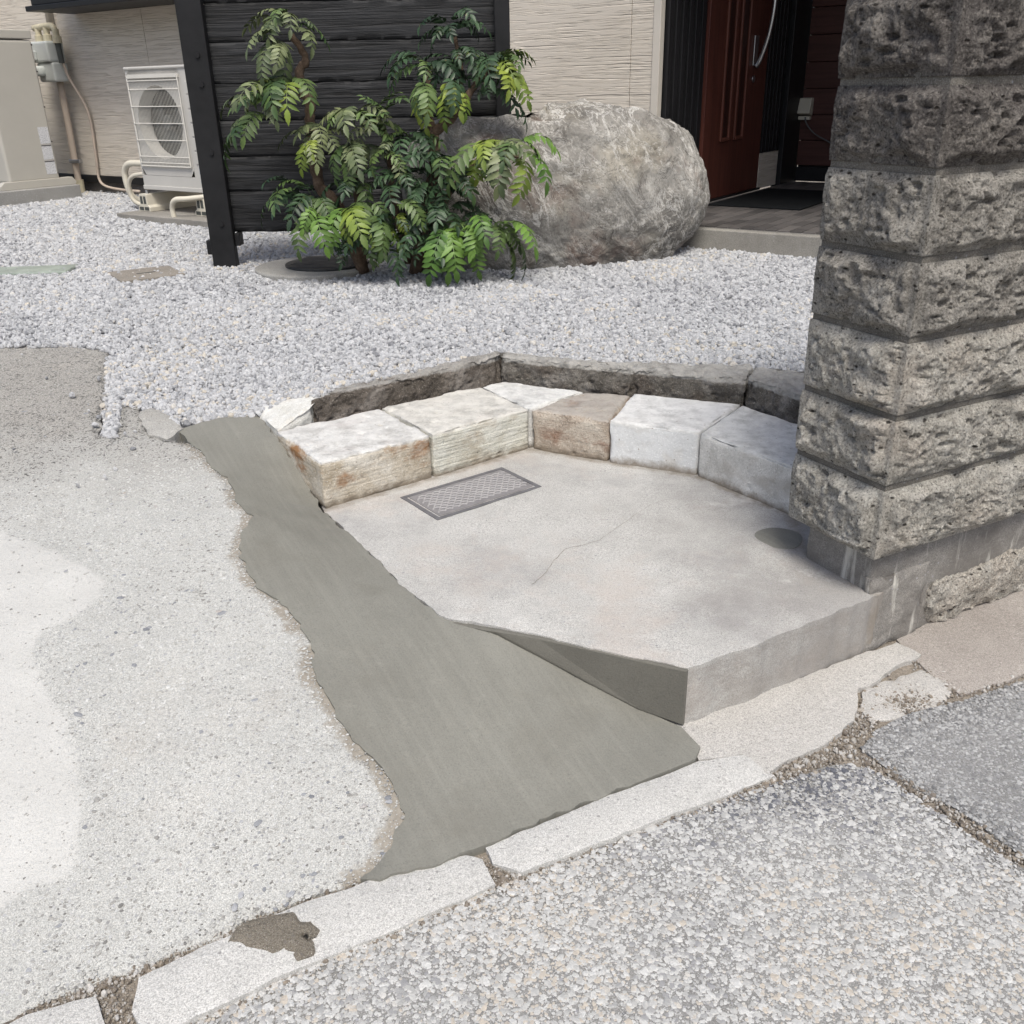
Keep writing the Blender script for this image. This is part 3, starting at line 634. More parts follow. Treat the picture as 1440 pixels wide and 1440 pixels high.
for i in range(len(ol)):
    a = np.array(ol[i]); b = np.array(ol[(i+1) % len(ol)]); kk = max(1, int(np.linalg.norm((b-a)[:2])/0.012))
    for j in range(kk):
        q = a+(b-a)*j/kk
        if i >= len(Rt) or i < 10: q[0] += 0.008*float(vnoise(np.array([[q[0]*40, q[1]*40, 1.]]), 4)[0]); q[1] += 0.007*float(vnoise(np.array([[q[0]*40, q[1]*40, 8.]]), 6)[0])
        dense.append(q)
def child(o, e): o.parent = e; o.matrix_parent_inverse = Matrix.Translation(-Vector(e.location)); return o
o = sheet('ramp_surface', [(float(q[0]), float(q[1])) for q in dense], None, M_cem, None, 0.03, 0.05, bz=[float(q[2]) for q in dense], relax=260, lip=0.0015, nz=0.0014)
child(o, ramp)
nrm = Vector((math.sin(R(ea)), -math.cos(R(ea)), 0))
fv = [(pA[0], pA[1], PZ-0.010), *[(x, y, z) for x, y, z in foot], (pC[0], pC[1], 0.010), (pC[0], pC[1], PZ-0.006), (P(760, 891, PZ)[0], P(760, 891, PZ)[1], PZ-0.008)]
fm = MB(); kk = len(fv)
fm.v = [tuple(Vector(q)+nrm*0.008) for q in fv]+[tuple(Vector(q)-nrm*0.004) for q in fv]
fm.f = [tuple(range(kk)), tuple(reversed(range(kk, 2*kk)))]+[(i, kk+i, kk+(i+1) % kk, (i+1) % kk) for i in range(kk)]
o = child(fm.build('step_facing', M_cemd, None, bevel=0.003), ramp); o['label'] = 'darker cement facing on the platform side'
sw = [P(a, b, .012) for a, b in ((318, 1322), (345, 1302), (385, 1285), (414, 1282), (425, 1294), (440, 1296), (448, 1308), (436, 1318), (426, 1316), (434, 1334), (428, 1344), (418, 1332), (398, 1330), (384, 1338), (362, 1340), (338, 1338), (328, 1330))]
def sandz(x, y):
    c = P(385, 1312, .012); d = math.hypot((x-c[0])/0.10, (y-c[1])/0.05); return 0.0155+0.005*max(0, 1-d*d)
tag(sheet('sand_heap', rough_edge(sw, 0.006, 0.008, 80), sandz, M_sand, None, 0.008, 0.008, lip=0.003, nz=0.003), 'small dark patch of wet sand spilled on the kerb', 'sand')
# ------------------------------------------------------------------ lid in the platform
la = [Vector((*P(a, b, PZ), PZ)) for a, b in ((566, 701), (612, 731), (762, 687), (706, 656))]
lc = sum(la, Vector())/4; lx = ((la[2]-la[1])+(la[3]-la[0])).normalized(); lang = math.atan2(lx.y, lx.x)
LW, LH = ((la[2]-la[1]).length+(la[3]-la[0]).length)/2, ((la[3]-la[2]).length+(la[0]-la[1]).length)/2
lid = empty('meter_box_lid', (lc.x, lc.y, PZ), lang, 'grey rectangular meter box lid with scale pattern set in platform', 'lid')
M_lid = plain('lid_plastic', (0.21, 0.202, 0.205), 0.55, 0.12, 20); M_lidd = plain('lid_frame', (0.13, 0.128, 0.135), 0.6, 0.2, 20)
m = MB()
for a, b in (((-LW/2, -LH/2), (LW/2, -LH/2+.014)), ((-LW/2, LH/2-.014), (LW/2, LH/2)), ((-LW/2, -LH/2+.014), (-LW/2+.014, LH/2-.014)), ((LW/2-.014, -LH/2+.014), (LW/2, LH/2-.014))):
    m.box((*a, -0.02), (*b, 0.003))
m.build('frame', M_lidd, lid, bevel=0.0012)
MB().box((-LW/2+.020, -LH/2+.020, -0.02), (LW/2-.017, LH/2-.017, 0.0035)).build('cover', M_lid, lid, bevel=0.002)
m = MB(); rr = 0.0125; yy = -LH/2+.034; row = 0
while yy < LH/2-.034:
    xx = -LW/2+.04+(rr if row % 2 else 0)
    while xx < LW/2-.034:
        m.tube([(xx+rr*math.cos(w), yy+rr*0.9*math.sin(w), 0.0035) for w in np.linspace(0.15, math.pi-0.15, 7)], 0.0028, 5)
        xx += rr*2
    yy += rr*1.15; row += 1
m.build('scale_relief', plain('lid_relief', (0.33, 0.32, 0.32), 0.5, 0.1, 30), lid, smooth=True)

# ------------------------------------------------------------------ curved seat of tuff blocks with weathered edging
seat = empty('curved_stone_seat', (0.06, 3.0, PZ), 0, 'low curved seat of pale tuff blocks backed by dark edging stones', 'stone seat')
ZT = 0.305
fr = [P(a, b, PZ) for a, b in ((457, 716), (611, 671), (745, 631), (856, 650), (979, 669), (1116, 727))]
bk = [P(a, b, ZT) for a, b in ((386, 606), (535, 572), (676, 543), (833, 550), (891, 553), (1043, 568), (1134, 600))]
fr[5] = tuple(np.array(fr[5])+(np.array(fr[5])-np.array(fr[4]))*0.22); bk[6] = tuple(np.array(bk[6])+(np.array(bk[6])-np.array(bk[5]))*0.9)
def shr(q, g=0.0025):
    c = np.mean(np.array(q), 0); return [tuple(c+(np.array(w)-c)*(1-g/np.linalg.norm(np.array(w)-c))) for w in q]
def seatblock(plan, mat, label, z0=PZ-0.012, z1=ZT, **kw):
    plan = shr(plan); bot = [(x, y, z0) for x, y in plan]; top = [(x, y, z1) for x, y in plan]
    o = hexa('stone', bot, top, mat, None, **kw); child(o, seat); o['label'] = label; return o
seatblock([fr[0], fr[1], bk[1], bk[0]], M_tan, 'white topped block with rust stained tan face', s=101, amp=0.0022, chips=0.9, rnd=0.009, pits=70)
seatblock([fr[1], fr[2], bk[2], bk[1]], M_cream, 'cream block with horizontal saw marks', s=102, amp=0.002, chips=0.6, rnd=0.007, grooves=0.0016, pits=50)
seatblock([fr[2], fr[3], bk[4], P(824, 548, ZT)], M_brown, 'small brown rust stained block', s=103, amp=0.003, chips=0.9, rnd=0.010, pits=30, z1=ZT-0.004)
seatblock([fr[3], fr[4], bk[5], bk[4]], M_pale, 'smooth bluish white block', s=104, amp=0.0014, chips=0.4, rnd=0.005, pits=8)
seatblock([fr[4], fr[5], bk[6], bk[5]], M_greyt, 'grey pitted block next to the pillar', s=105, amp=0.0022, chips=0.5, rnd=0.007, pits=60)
seatblock([fr[2], P(822, 549, ZT), P(704, 534, ZT), bk[2]], M_greyt, 'flat grey wedge stone', s=106, amp=0.003, chips=0.4, rnd=0.008, z1=ZT-0.003)
EZ = 0.392
ef = [P(a, b, ZT) for a, b in ((440, 590), (540, 570), (676, 542), (704, 533), (830, 549), (892, 552), (1047, 567), (1132, 594))]
eb = [P(a, b, EZ) for a, b in ((474, 538), (556, 514), (690, 486), (708, 493), (830, 504), (966, 510), (1060, 514), (1136, 520))]
ef2 = [ef[0], ef[3], ef[5], ef[6], ef[7]]; eb2 = [eb[0], eb[3], eb[4], eb[6], eb[7]]
ef2[4] = tuple(np.array(ef2[4])+(np.array(ef2[4])-np.array(ef2[3]))*0.9); eb2[4] = tuple(np.array(eb2[4])+(np.array(eb2[4])-np.array(eb2[3]))*1.1)     # the row runs on behind the pillar
M_edgel = stone('bleached_edge_stone', [(0.07, 0.06, 0.05), (0.15, 0.13, 0.112), (0.30, 0.275, 0.25)], 1.0, 1.0, top=(0.44, 0.425, 0.40), topz=-0.077, grain=1.8)
def edgestone(i, j, mat, label, za=EZ, zb=EZ, s=1, drop=0.0):
    pl = shr([ef2[i], ef2[j], eb2[j], eb2[i]], 0.002)
    bot = [(x, y, ZT-0.06) for x, y in pl]; tp = [(pl[0][0], pl[0][1], za), (pl[1][0], pl[1][1], zb), (pl[2][0], pl[2][1], zb), (pl[3][0], pl[3][1], za)]
    o = hexa('edging_stone', bot, tp, mat, None, s=s, amp=0.0075, freq=19, chips=1.0, rnd=0.012, pits=110, pit_r=(0.003, 0.010), res=0.0048); child(o, seat); o['label'] = label
edgestone(0, 1, M_edgel, 'long sloping edging stone with bleached top', 0.372, 0.398, 201)
edgestone(1, 2, M_edge, 'dark weathered edging stone behind the brown block', 0.393, 0.388, 203)
edgestone(2, 3, M_edge, 'dark edging stone behind the white block', 0.389, 0.392, 204)
edgestone(3, 4, M_edge, 'dark edging stone running behind the pillar', 0.394, 0.394, 205)
wq = [P(a, b, 0.31) for a, b in ((389, 606), (444, 587))]+[P(474, 540, .385), P(404, 545, .36), P(357, 574, .33)]
o = hexa('edging_stone', [(*wq[0], .2), (*wq[1], .2), (*wq[2], .2), (*wq[4], .2)], [(*wq[0], .308), (*wq[1], .368), (*wq[2], .374), (*wq[4], .335)], M_white, None, s=207, amp=0.004, freq=10, chips=0.7, rnd=0.012, res=0.006)
child(o, seat); o['label'] = 'broken white end stone beside the fresh cement'

# ------------------------------------------------------------------ rough stone pillar (end of the street wall)
PQ = Vector((0.842, 1.922)); PA = R(27); pdx = Vector((math.cos(PA), math.sin(PA))); pdy = Vector((-math.sin(PA), math.cos(PA)))
pil = empty('stone_pillar', (PQ.x, PQ.y, 0), PA, 'rough rock-faced stone pillar on a concrete plinth at right', 'stone pillar')
PL, PT = 0.95, 0.285
def course(name, z0, z1, mat, s, L=PL, T=PT, bulge=0.017, pit=150, xo=0.0, yo=0.0, amp=0.011, margin=0.020):
    # a sweep: plan path back end -> back -> left end -> front, times a profile bottom ledge -> face -> top ledge
    h = z1-z0; res = 0.0042
    def seg(a, b, r): k = max(2, int(np.linalg.norm(np.array(b)-np.array(a))/r)); return [(np.array(a)+(np.array(b)-np.array(a))*i/k) for i in range(k)]
    path = []; nr = []; cd = []
    corners = [(xo+L, yo+T), (xo, yo+T), (xo, yo), (xo+L, yo)]
    for i, n_ in enumerate(((0, 1), (-1, 0), (0, -1))):
        a, b = corners[i], corners[i+1]; ln = np.linalg.norm(np.array(b)-np.array(a))
        sg = seg(a, b, res if i else 0.02)
        for q in sg:
            d0 = np.linalg.norm(q-np.array(a)); d1 = np.linalg.norm(q-np.array(b))
            path.append(q); cd.append(min(d0 if i > 0 else 9, d1 if i < 2 else 9))
            if i > 0 and d0 < 1e-6:
                pn = ((0, 1), (-1, 0), (0, -1))[i-1]; nr.append((pn[0]+n_[0], pn[1]+n_[1]))
            else: nr.append(n_)
    path.append(np.array(corners[3])); nr.append((0, -1)); cd.append(9)
    path = np.array(path); nr = np.array(nr, float); cd = np.array(cd)
    kv = max(4, int(h/res)); prof = [(0.06, 0.0)]+[(0.0, i/kv) for i in range(kv+1)]+[(0.06, 1.0)]
    V = []; I = []; E = []
    for q, n_, c in zip(path, nr, cd):
        for ins, t in prof:
            V.append((max(q[0], xo+ins) if ins else q[0], min(max(q[1], yo+ins), yo+T-ins) if ins else q[1], z0+h*t)); I.append((*n_, 1.0 if ins == 0 else 0.0)); E.append((c, min(t, 1-t)*h))
    V = np.array(V); I = np.array(I); E = np.array(E)
    face = I[:, 2]
    cm = sstep(margin*0.7, margin*1.4, E[:, 0]+0.004*fbm(V*25, 2, s)); tm = sstep(0.0, 0.026, E[:, 1]+0.006*fbm(V*20, 2, s+2))
    d = bulge*tm*(0.12+0.88*cm)*(1+0.55*fbm(V*11, 3, s+7))+(amp*0.95*fbm(V*15, 3, s, 0.55)+0.0042*fbm(V*70, 3, s+40, 0.6))*(0.10+0.90*np.minimum(cm, tm))
    d += 0.0022*ridged(V*np.array([26, 26, 34]), 3, s+5)*np.minimum(cm, tm)
    idx = np.nonzero((face > 0) & (cm > 0.5) & (E[:, 0] < 0.7))[0]
    for q in range(pit):
        c = V[rng.choice(idx)]; r = rng.choice([0.0045, 0.006, 0.008, 0.012], p=[.45, .3, .18, .07]); el = rng.uniform(1.0, 2.2); rel = (V-c)/np.array([el, el, 0.75]); dd = np.linalg.norm(rel, axis=1)
        d -= r*1.35*np.clip(1-(dd/r)**2, 0, 1)**0.7
    d = np.where(E[:, 0] < 0.012, np.clip(d, -0.004, 0.006), d)*face
    V[:, 0] += I[:, 0]*d; V[:, 1] += I[:, 1]*d
    k = len(prof); F = []
    for i in range(len(path)-1):
        for j in range(k-1): F.append((i*k+j, (i+1)*k+j, (i+1)*k+j+1, i*k+j+1))
    o = mesh_obj(name, V, [f[::-1] for f in F], mat, pil, smooth=True); return o
zj = [0.277, 0.464, 0.630, 0.803, 0.969, 1.138, 1.300, 1.468, 1.636, 1.804]
mk = [0, 0, 0, 1, 1, 2, 2, 2, 2]
for i in range(len(zj)-1):
    course('block', zj[i], zj[i+1]-0.015, M_pil[mk[i]], 300+i*11)
MB().box((0.003, 0.003, 0.279), (PL, PT-0.003, zj[-1]-0.02)).build('mortar_core', M_mort, pil)
pl_in = (0.045, 0.036)
pz = onwall
o = hexa('plinth', [(pl_in[0], pl_in[1], -0.03), (PL, pl_in[1], -0.03), (PL, PT-0.03, -0.03), (pl_in[0], PT-0.03, -0.03)],
         [(pl_in[0], pl_in[1], 0.285), (PL, pl_in[1], 0.285), (PL, PT-0.03, 0.285), (pl_in[0], PT-0.03, 0.285)], M_plinth, pil, res=0.009, rnd=0.006, amp=0.0025, s=401, chips=0.6)
hexa('footing_stone', [(0.255, 0.020, 0.0), (0.95, 0.016, 0.0), (0.95, 0.08, 0.0), (0.255, 0.08, 0.0)], [(0.265, 0.022, 0.125), (0.95, 0.018, 0.185), (0.95, 0.08, 0.185), (0.265, 0.08, 0.125)], M_pil[0], pil, res=0.006, rnd=0.02, amp=0.009, freq=20, s=402, chips=1.0)
hexa('render_skirt', [(0.03, 0.018, -0.02), (0.235, 0.016, -0.005), (0.235, 0.06, -0.005), (0.03, 0.06, -0.02)], [(0.038, 0.030, 0.20), (0.245, 0.030, 0.20), (0.245, 0.06, 0.20), (0.038, 0.06, 0.20)], M_plinth, pil, res=0.006, rnd=0.012, amp=0.004, s=403, chips=1.2)

# ------------------------------------------------------------------ gravel garden
gb = [PS(160, 500, zg), PS(156, 560, zg), PS(146, 615, zd), PS(163, 616, zd), PS(170, 568, zg), PS(200, 575, zg), PS(225, 580, zg), PS(250, 600, zg), PS(300, 592, zg), PS(362, 582, zg), P(410, 556, .365), P(446, 556, .372), *eb2]
gb += [(1.35, 3.2), (3.6, 3.3), (3.6, 5.4), (2.4, 5.6), (0.5, 6.6), (-5.2, 10.9), (-8.2, 10.9), (-6.5, 6.2), (-4.2, 4.2), PS(-5, 488, zg), PS(100, 487, zg), PS(150, 494, zg)]
slot = [PS(a, b, zd) for a, b in ((150, 500), (141, 612), (160, 616), (171, 560), (172, 500))]
o = sheet('gravel_bed', gb, lambda x, y: float(zg(x, y))-0.012, M_bed, None, 0.25, 0.02); tag(o, kind='structure')
sl = MB(); sl.v = [(x, y, float(zd(x, y))-0.03) for x, y in slot]; sl.f = [tuple(range(len(sl.v)))]
def spread(dens, y0, y1, seed):
    p = pts_in(gb, dens, zg, seed); p = p[(p[:, 1] >= y0) & (p[:, 1] < y1)]
    return p[(np.abs(p[:, 0]) < 0.60*p[:, 1]+0.6)]
A1 = spread(12000, 0, 4.6, 21); A2 = spread(6500, 4.6, 6.6, 22); A3 = spread(3600, 6.6, 12, 23)
st = pts_in(drv, 60, zd, 77); dS = np.minimum(pdist(st[:, :2], [PS(100, 487, zg), PS(152, 494, zg), PS(141, 612, zd), PS(163, 616, zd), PS(200, 580, zg), PS(250, 596, zg)]), pdist(st[:, :2], [PS(-5, 488, zg), PS(100, 487, zg)])); st = st[rng.random(len(st)) < np.exp(-dS/0.14)]; st[:, 2] += 0.010
A0 = pts_in(slot, 9000, lambda x, y: zd(x, y)-0.008, 24)
gz = []
for a, m_ in ((A1, 0.0080), (A2, 0.0096), (A3, 0.0125), (A0, 0.0085), (st, 0.0075)):
    q = np.clip(np.exp(rng.normal(math.log(m_), 0.36, len(a))), m_*0.45, m_*2.0); gz.append(np.column_stack([q, q*rng.uniform(0.65, 1, len(a)), q*rng.uniform(0.5, 0.85, len(a))]))
A = np.concatenate([A1, A2, A3, A0, st]); gz = np.concatenate(gz); A[:, 2] += rng.uniform(-0.008, 0.006, len(A))
scatter('gravel', A, gz, M_grav, 'white crushed stone gravel covering the garden up to the house', 'gravel', 25, 2, 0.6, tint=np.clip(rng.random(len(A))*0.98+0.10*fbm(A*np.array([2.2, 2.2, 0]), 4, 33), 0, 1))

# ------------------------------------------------------------------ house
HC = Vector((0.985, 6.459)); HA = R(-35)
house = empty('house', (HC.x, HC.y, 0), HA, 'house with beige ripple textured siding and recessed dark entrance', 'house')
def siding(name, c0, c1):
    t = MT(name, 0.75, 0.25)
    wv = t.n('ShaderNodeTexNoise'); t.l(t.map((0.8, 0.8, 30)), wv.inputs['Vector']); wv.inputs['Scale'].default_value = 1.6; wv.inputs['Detail'].default_value = 3; wv.inputs['Roughness'].default_value = 0.55; wv.inputs['Distortion'].default_value = 0.3
    w2 = t.noise(1.0, 2, 0.5, t.map((1.8, 1.8, 80), loc=(0.3, 0, 5)), 0.5)
    h = t.math('ADD', t.math('MULTIPLY', wv.outputs['Fac'], 0.7), t.math('MULTIPLY', w2, 0.5))
    cut = t.ramp(h, (0.46, 0.0), (0.54, 1.0), (0.64, 1.0), (0.68, 0.15), (0.80, 0.9))
    t.col(t.mix(t.ramp(t.noise(0.9, 4, 0.6), (0.35, 0.0), (0.65, 1.0)), c0, c1))
    t.bump(cut, 0.75, 0.008); t.bump(t.noise(160, 3, 0.6), 0.25, 0.002)
    return t.m
M_sid = siding('ripple_siding', (0.585, 0.53, 0.455), (0.64, 0.585, 0.51))
M_trim = plain('cream_trim', (0.55, 0.51, 0.45), 0.6, 0.06, 3)
M_blk = plain('black_metal', (0.012, 0.012, 0.013), 0.45, 0.2, 8)
M_found = concrete('foundation', (0.20, 0.185, 0.17), (0.12, 0.11, 0.10), 0.1, grain=1.5)
xs = [-9.5, -8.12, -5.085, -3.2, -0.2, -0.045]
for a, b in zip(xs[:-1], xs[1:]):
    MB().box((a+0.002, -0.018, 0.555), (b-0.002, 0.12, 5.6)).build('siding_panel', M_sid, house, bevel=0.002)
MB().box((xs[0], 0.0, 0.556), (-0.046, 0.10, 5.59)).build('wall_backing', M_found, house)
MB().box((-0.045, -0.026, 0.50), (0.006, 0.03, 5.6)).build('corner_trim', M_trim, house, bevel=0.003)
MB().box((-9.5, -0.04, 0.49), (-0.05, 0.10, 0.553)).build('base_flashing', M_blk, house, bevel=0.003)
MB().box((-9.5, 0.005, 0.2), (-0.02, 0.12, 0.489)).build('foundation', M_found, house)
ov = MB().box((-6.04, -0.46, 2.03), (-3.2, -0.02, 2.9)).build('bay_window', M_blk, house, bevel=0.01)
MB().box((-6.08, -0.50, 1.985), (-3.16, -0.02, 2.029)).build('sill', M_blk, ov, bevel=0.006)
m = MB().tube([(-6.44, -0.06, 1.86), (-6.45, -0.06, 3.0)], 0.033, 14); m.build('downpipe', M_trim, house, smooth=True)
# entrance return wall, door, slats
def wood(name, c0, c1, vert=True, rough=0.45, bs=0.35):
    t = MT(name, rough, 0.35); sc = (40, 40, 1.6) if vert else (1.6, 40, 40)
    f = t.noise(1.2, 6, 0.6, t.map(sc), 0.6)
    t.col(t.mix(t.ramp(f, (0.35, 0.0), (0.65, 1.0)), c0, c1)); t.bump(f, bs, 0.003); return t.m
M_door = wood('red_brown_wood', (0.068, 0.022, 0.016), (0.112, 0.037, 0.026))
M_doorl = wood('moulding_wood', (0.10, 0.035, 0.024), (0.14, 0.05, 0.034))  # lighter brown carries the highlight strips of the moulding in its colour
M_doord = wood('panel_wood', (0.028, 0.010, 0.008), (0.045, 0.016, 0.012))
M_plank = wood('dark_plank', (0.055, 0.022, 0.018), (0.085, 0.035, 0.028), False, 0.5)
M_slat = wood('black_slat', (0.010, 0.010, 0.011), (0.018, 0.018, 0.02), True, 0.5, 0.2)
M_steel = plain('brushed_steel', (0.55, 0.56, 0.58), 0.32, 0.05, 10, metal=1.0)
MB().box((-0.12, 0.03, 0.5), (-0.005, 2.6, 3.3)).build('entrance_wall', M_slat, house)
sw_ = []
for i in range(6):
    y = 0.055+i*0.098
    MB().box((-0.004, y, 0.52), (0.028, y+0.062, 3.3)).build('slat', M_slat, house, bevel=0.003)
for i in range(5):
    y = 1.815+i*0.078
    MB().box((-0.004, y, 0.772), (0.028, y+0.05, 3.3)).build('slat', M_slat, house, bevel=0.003)
MB().box((-0.004, 1.80, 0.50), (0.022, 2.215, 0.768)).build('siding_panel', M_sid, house, bevel=0.002)
MB().box((-0.02, 2.22, 0.4), (0.06, 2.62, 3.3)).build('corner_post', M_blk, house, bevel=0.006)
dr = MB().box((-0.004, 0.72, 0.515), (0.030, 1.765, 2.85)).build('door', M_door, house, bevel=0.003)
MB().box((-0.004, 0.625, 0.50), (0.045, 0.715, 2.9)).build('door_frame', M_door, house, bevel=0.004)
MB().box((-0.004, 0.716, 0.5), (0.05, 1.79, 0.5135)).build('threshold', M_blk, house)
for y0, y1 in ((0.93, 1.10), (1.18, 1.36)):
    MB().box((0.0305, y0+0.03, 0.93), (0.034, y1-0.03, 2.7)).build('door_panel', M_doord, dr, bevel=0.001)
    q = MB(); q.box((0.0305, y0, 0.90), (0.048, y0+0.028, 2.73)); q.box((0.0305, y1-0.028, 0.90), (0.048, y1, 2.73)); q.box((0.0305, y0+0.029, 0.90), (0.048, y1-0.029, 0.928))
    q.build('moulding', M_doorl, dr, bevel=0.006)
hp = arc([(0.045, 1.50, 1.39), (0.075, 1.50, 1.44), (0.125, 1.50, 1.60), (0.150, 1.50, 1.82), (0.125, 1.50, 2.05), (0.045, 1.50, 2.25)], 8)
MB().tube(hp, 0.016, 12).build('handle', M_steel, dr, smooth=True)
MB().box((0.031, 1.46, 1.40), (0.040, 1.54, 1.60)).build('handle_plate', M_steel, dr, bevel=0.003)
MB().disc((0.031, 1.50, 1.31), 0.026, (1, 0, 0), 0.008, 24).build('lock', M_steel, dr, bevel=0.002)
# far wall of the porch
MB().box((0.07, 2.60, 0.5), (3.1, 2.70, 3.3)).build('porch_wall', M_blk, house)
MB().box((0.065, 2.56, 0.502), (3.1, 2.598, 0.615)).build('base_flashing', M_blk, house, bevel=0.004)
z = 0.63
while z < 3.0:
    MB().box((0.065, 2.565, z), (3.1, 2.598, z+0.196)).build('plank', M_plank, house, bevel=0.004); z += 0.2
MB().box((3.1, -0.2, 0.3), (3.25, 2.7, 3.3)).build('porch_wall', M_plank, house)  # side wall out of view, put in to darken the porch
MB().box((-9.6, -0.25, 5.6), (3.6, 3.0, 5.75)).build('roof', M_blk, house)
MB().box((0.03, -0.42, 3.12), (3.09, 2.55, 3.20)).build('porch_shade_ceiling', M_plank, house)  # unseen ceiling, added to keep the porch dark
# porch floor
M_step = concrete('porch_step', (0.40, 0.385, 0.35), (0.27, 0.255, 0.23), 0.04, grain=1.0)
M_grout = plain('grout', (0.22, 0.21, 0.20), 0.9, 0.15, 30)
tl = MT('porch_tile', 0.5, 0.4); tl.col(tl.mix(tl.rnd(), (0.06, 0.056, 0.055), (0.13, 0.12, 0.115))); tl.bump(tl.noise(60, 4, 0.6), 0.3, 0.002)
porch = MB().box((0.03, -0.44, 0.2), (3.1, 2.56, 0.494)).build('porch', M_step, house, bevel=0.006)
MB().box((0.06, -0.38, 0.4945), (3.1, 2.55, 0.497)).build('grout_bed', M_grout, porch)
tm = MB().box((0, 0, 0), (0.070, 0.222, 0.008)); t0 = tm.build('tile', tl.m, porch, bevel=0.002); first = True; nt_ = 0
for i in range(20):
    for j in range(12):
        x = 0.075+i*0.0755; y = -0.37+j*0.2285+(0.114 if i % 2 else 0)-0.0
        if y+0.222 > 2.54: continue
        if first: o = t0; first = False
        else: o = t0.copy(); link(o, porch)
        o.location = (x, y, 0.4972)
th = MB().box((0, 0, 0), (0.070, 0.108, 0.008)).build('tile', tl.m, porch, bevel=0.002); first = True
for i in range(1, 20, 2):
    if first: o = th; first = False
    else: o = th.copy(); link(o, porch)
    o.location = (0.075+i*0.0755, -0.37, 0.4972)
MB().box((1.62, -0.37, 0.506), (3.0, 0.4, 0.514)).build('pale_slab', M_step, porch, bevel=0.003)
mt = MT('mat_fibre', 0.98, 0.05); mt.col(mt.mix(mt.noise(300, 3), (0.008, 0.009, 0.010), (0.022, 0.024, 0.026))); mt.bump(mt.noise(500, 2), 0.8, 0.004)
def hw(x, y, z=0.0): c, s = math.cos(HA), math.sin(HA); return (HC.x+c*x-s*y, HC.y+s*x+c*y, z)
mo = MB().box((0, 0, 0), (0.66, 1.18, 0.011)).build('doormat', mt.m, None, bevel=0.004)
mo.location = hw(0.14, 0.56, 0.5058); mo.rotation_euler = (0, 0, HA); tag(mo, 'large black doormat on the porch tiles before the door', 'doormat')
M_outl = plain('outlet_cream', (0.52, 0.49, 0.40), 0.5, 0.05, 6)
ou = empty('power_outlet', hw(0.10, 2.562, 0.99), HA, 'cream weatherproof power outlet on the dark porch wall', 'outlet')
q = MB(); q.v = [(-0.065, 0, 0.03), (0.065, 0, 0.03), (0.065, 0, 0.17), (-0.065, 0, 0.17), (-0.060, -0.085, 0.05), (0.060, -0.085, 0.05), (0.060, -0.045, 0.168), (-0.060, -0.045, 0.168)]
q.f = [(0, 1, 2, 3), (4, 7, 6, 5), (0, 4, 5, 1), (1, 5, 6, 2), (2, 6, 7, 3), (3, 7, 4, 0)]; q.build('cover', M_outl, ou, bevel=0.008)
MB().box((-0.055, -0.045, 0.0), (0.055, 0.0, 0.029)).build('socket_plate', M_outl, ou, bevel=0.004)
MB().tube(arc([(0.02, -0.05, 0.02), (0.04, -0.055, -0.03), (0.12, -0.05, -0.11), (0.30, -0.04, -0.2), (0.7, -0.03, -0.42), (0.9, -0.02, -0.46)], 6), 0.006, 8).build('cable', plain('grey_cable', (0.12, 0.12, 0.12), 0.6), ou, smooth=True)

# ------------------------------------------------------------------ air conditioner
M_acb = plain('ac_paint', (0.50, 0.485, 0.455), 0.45, 0.05, 2); M_acg = plain('ac_grille', (0.62, 0.60, 0.55), 0.5, 0.04, 4)
M_acd = plain('ac_dark', (0.07, 0.075, 0.07), 0.6, 0.2, 5); M_aci = plain('ac_shroud', (0.10, 0.105, 0.10), 0.6, 0.1, 5)
ac = empty('air_conditioner', hw(-4.06, -1.0, 0.0), HA, 'beige outdoor air conditioner unit with round fan behind grille', 'air conditioner')
AW, AD, A0z, A1z = 0.98, 0.34, 0.628, 1.462
q = MB()
cx, cz, fr_ = 0.335, 1.09, 0.262
# front panel with a round opening
n0 = 40; q.v = []; ring = []
outer = []
for i in range(n0):
    w = 2*math.pi*i/n0; c, s_ = math.cos(w), math.sin(w)
    hw_, hh = 0.325, (A1z-A0z)/2-0.03
    k_ = min(hw_/abs(c) if abs(c) > 1e-6 else 9, 0.385/abs(s_) if abs(s_) > 1e-6 else 9)
    q.v.append((cx+fr_*c, 0, cz+fr_*s_)); q.v.append((cx+k_*c, 0, cz+k_*s_)); q.v.append((cx+fr_*c*0.93, 0.10, cz+fr_*s_*0.93))
for i in range(n0):
    a, b = 3*i, 3*((i+1) % n0); q.f.append((a, a+1, b+1, b)); q.f.append((a+2, a, b, b+2))
q.box((0, 0, A0z), (AW, 0.012, A0z+0.075)); q.box((0, 0, A1z-0.03), (AW, 0.012, A1z)); q.box((0, 0, A0z+0.075), (0.012, 0.012, A1z-0.03)); q.box((0.655, 0.0, A0z+0.075), (AW, 0.012, A1z-0.03))
q.build('front_panel', M_acb, ac)
q = MB(); q.box((0, 0.0125, A0z), (0.012, AD, A1z)); q.box((AW-0.012, 0.0125, A0z), (AW, AD, A1z)); q.box((0.0125, AD-0.01, A0z), (AW-0.0125, AD, A1z)); q.box((0.0125, 0.0125, A0z), (AW-0.0125, AD-0.011, A0z+0.01))
q.build('casing', M_acb, ac, bevel=0.004)
MB().box((-0.008, -0.010, A1z), (AW+0.008, AD+0.006, A1z+0.022)).build('top_cover', M_acb, ac, bevel=0.008)
MB().box((-0.006, -0.008, A0z-0.035), (AW+0.006, AD, A0z-0.001)).build('base_pan', M_acb, ac, bevel=0.005)
q = MB().disc((cx, 0.13, cz), fr_*1.05, (0, 1, 0), 0.01, 40); q.build('fan_shroud', M_acd, ac)
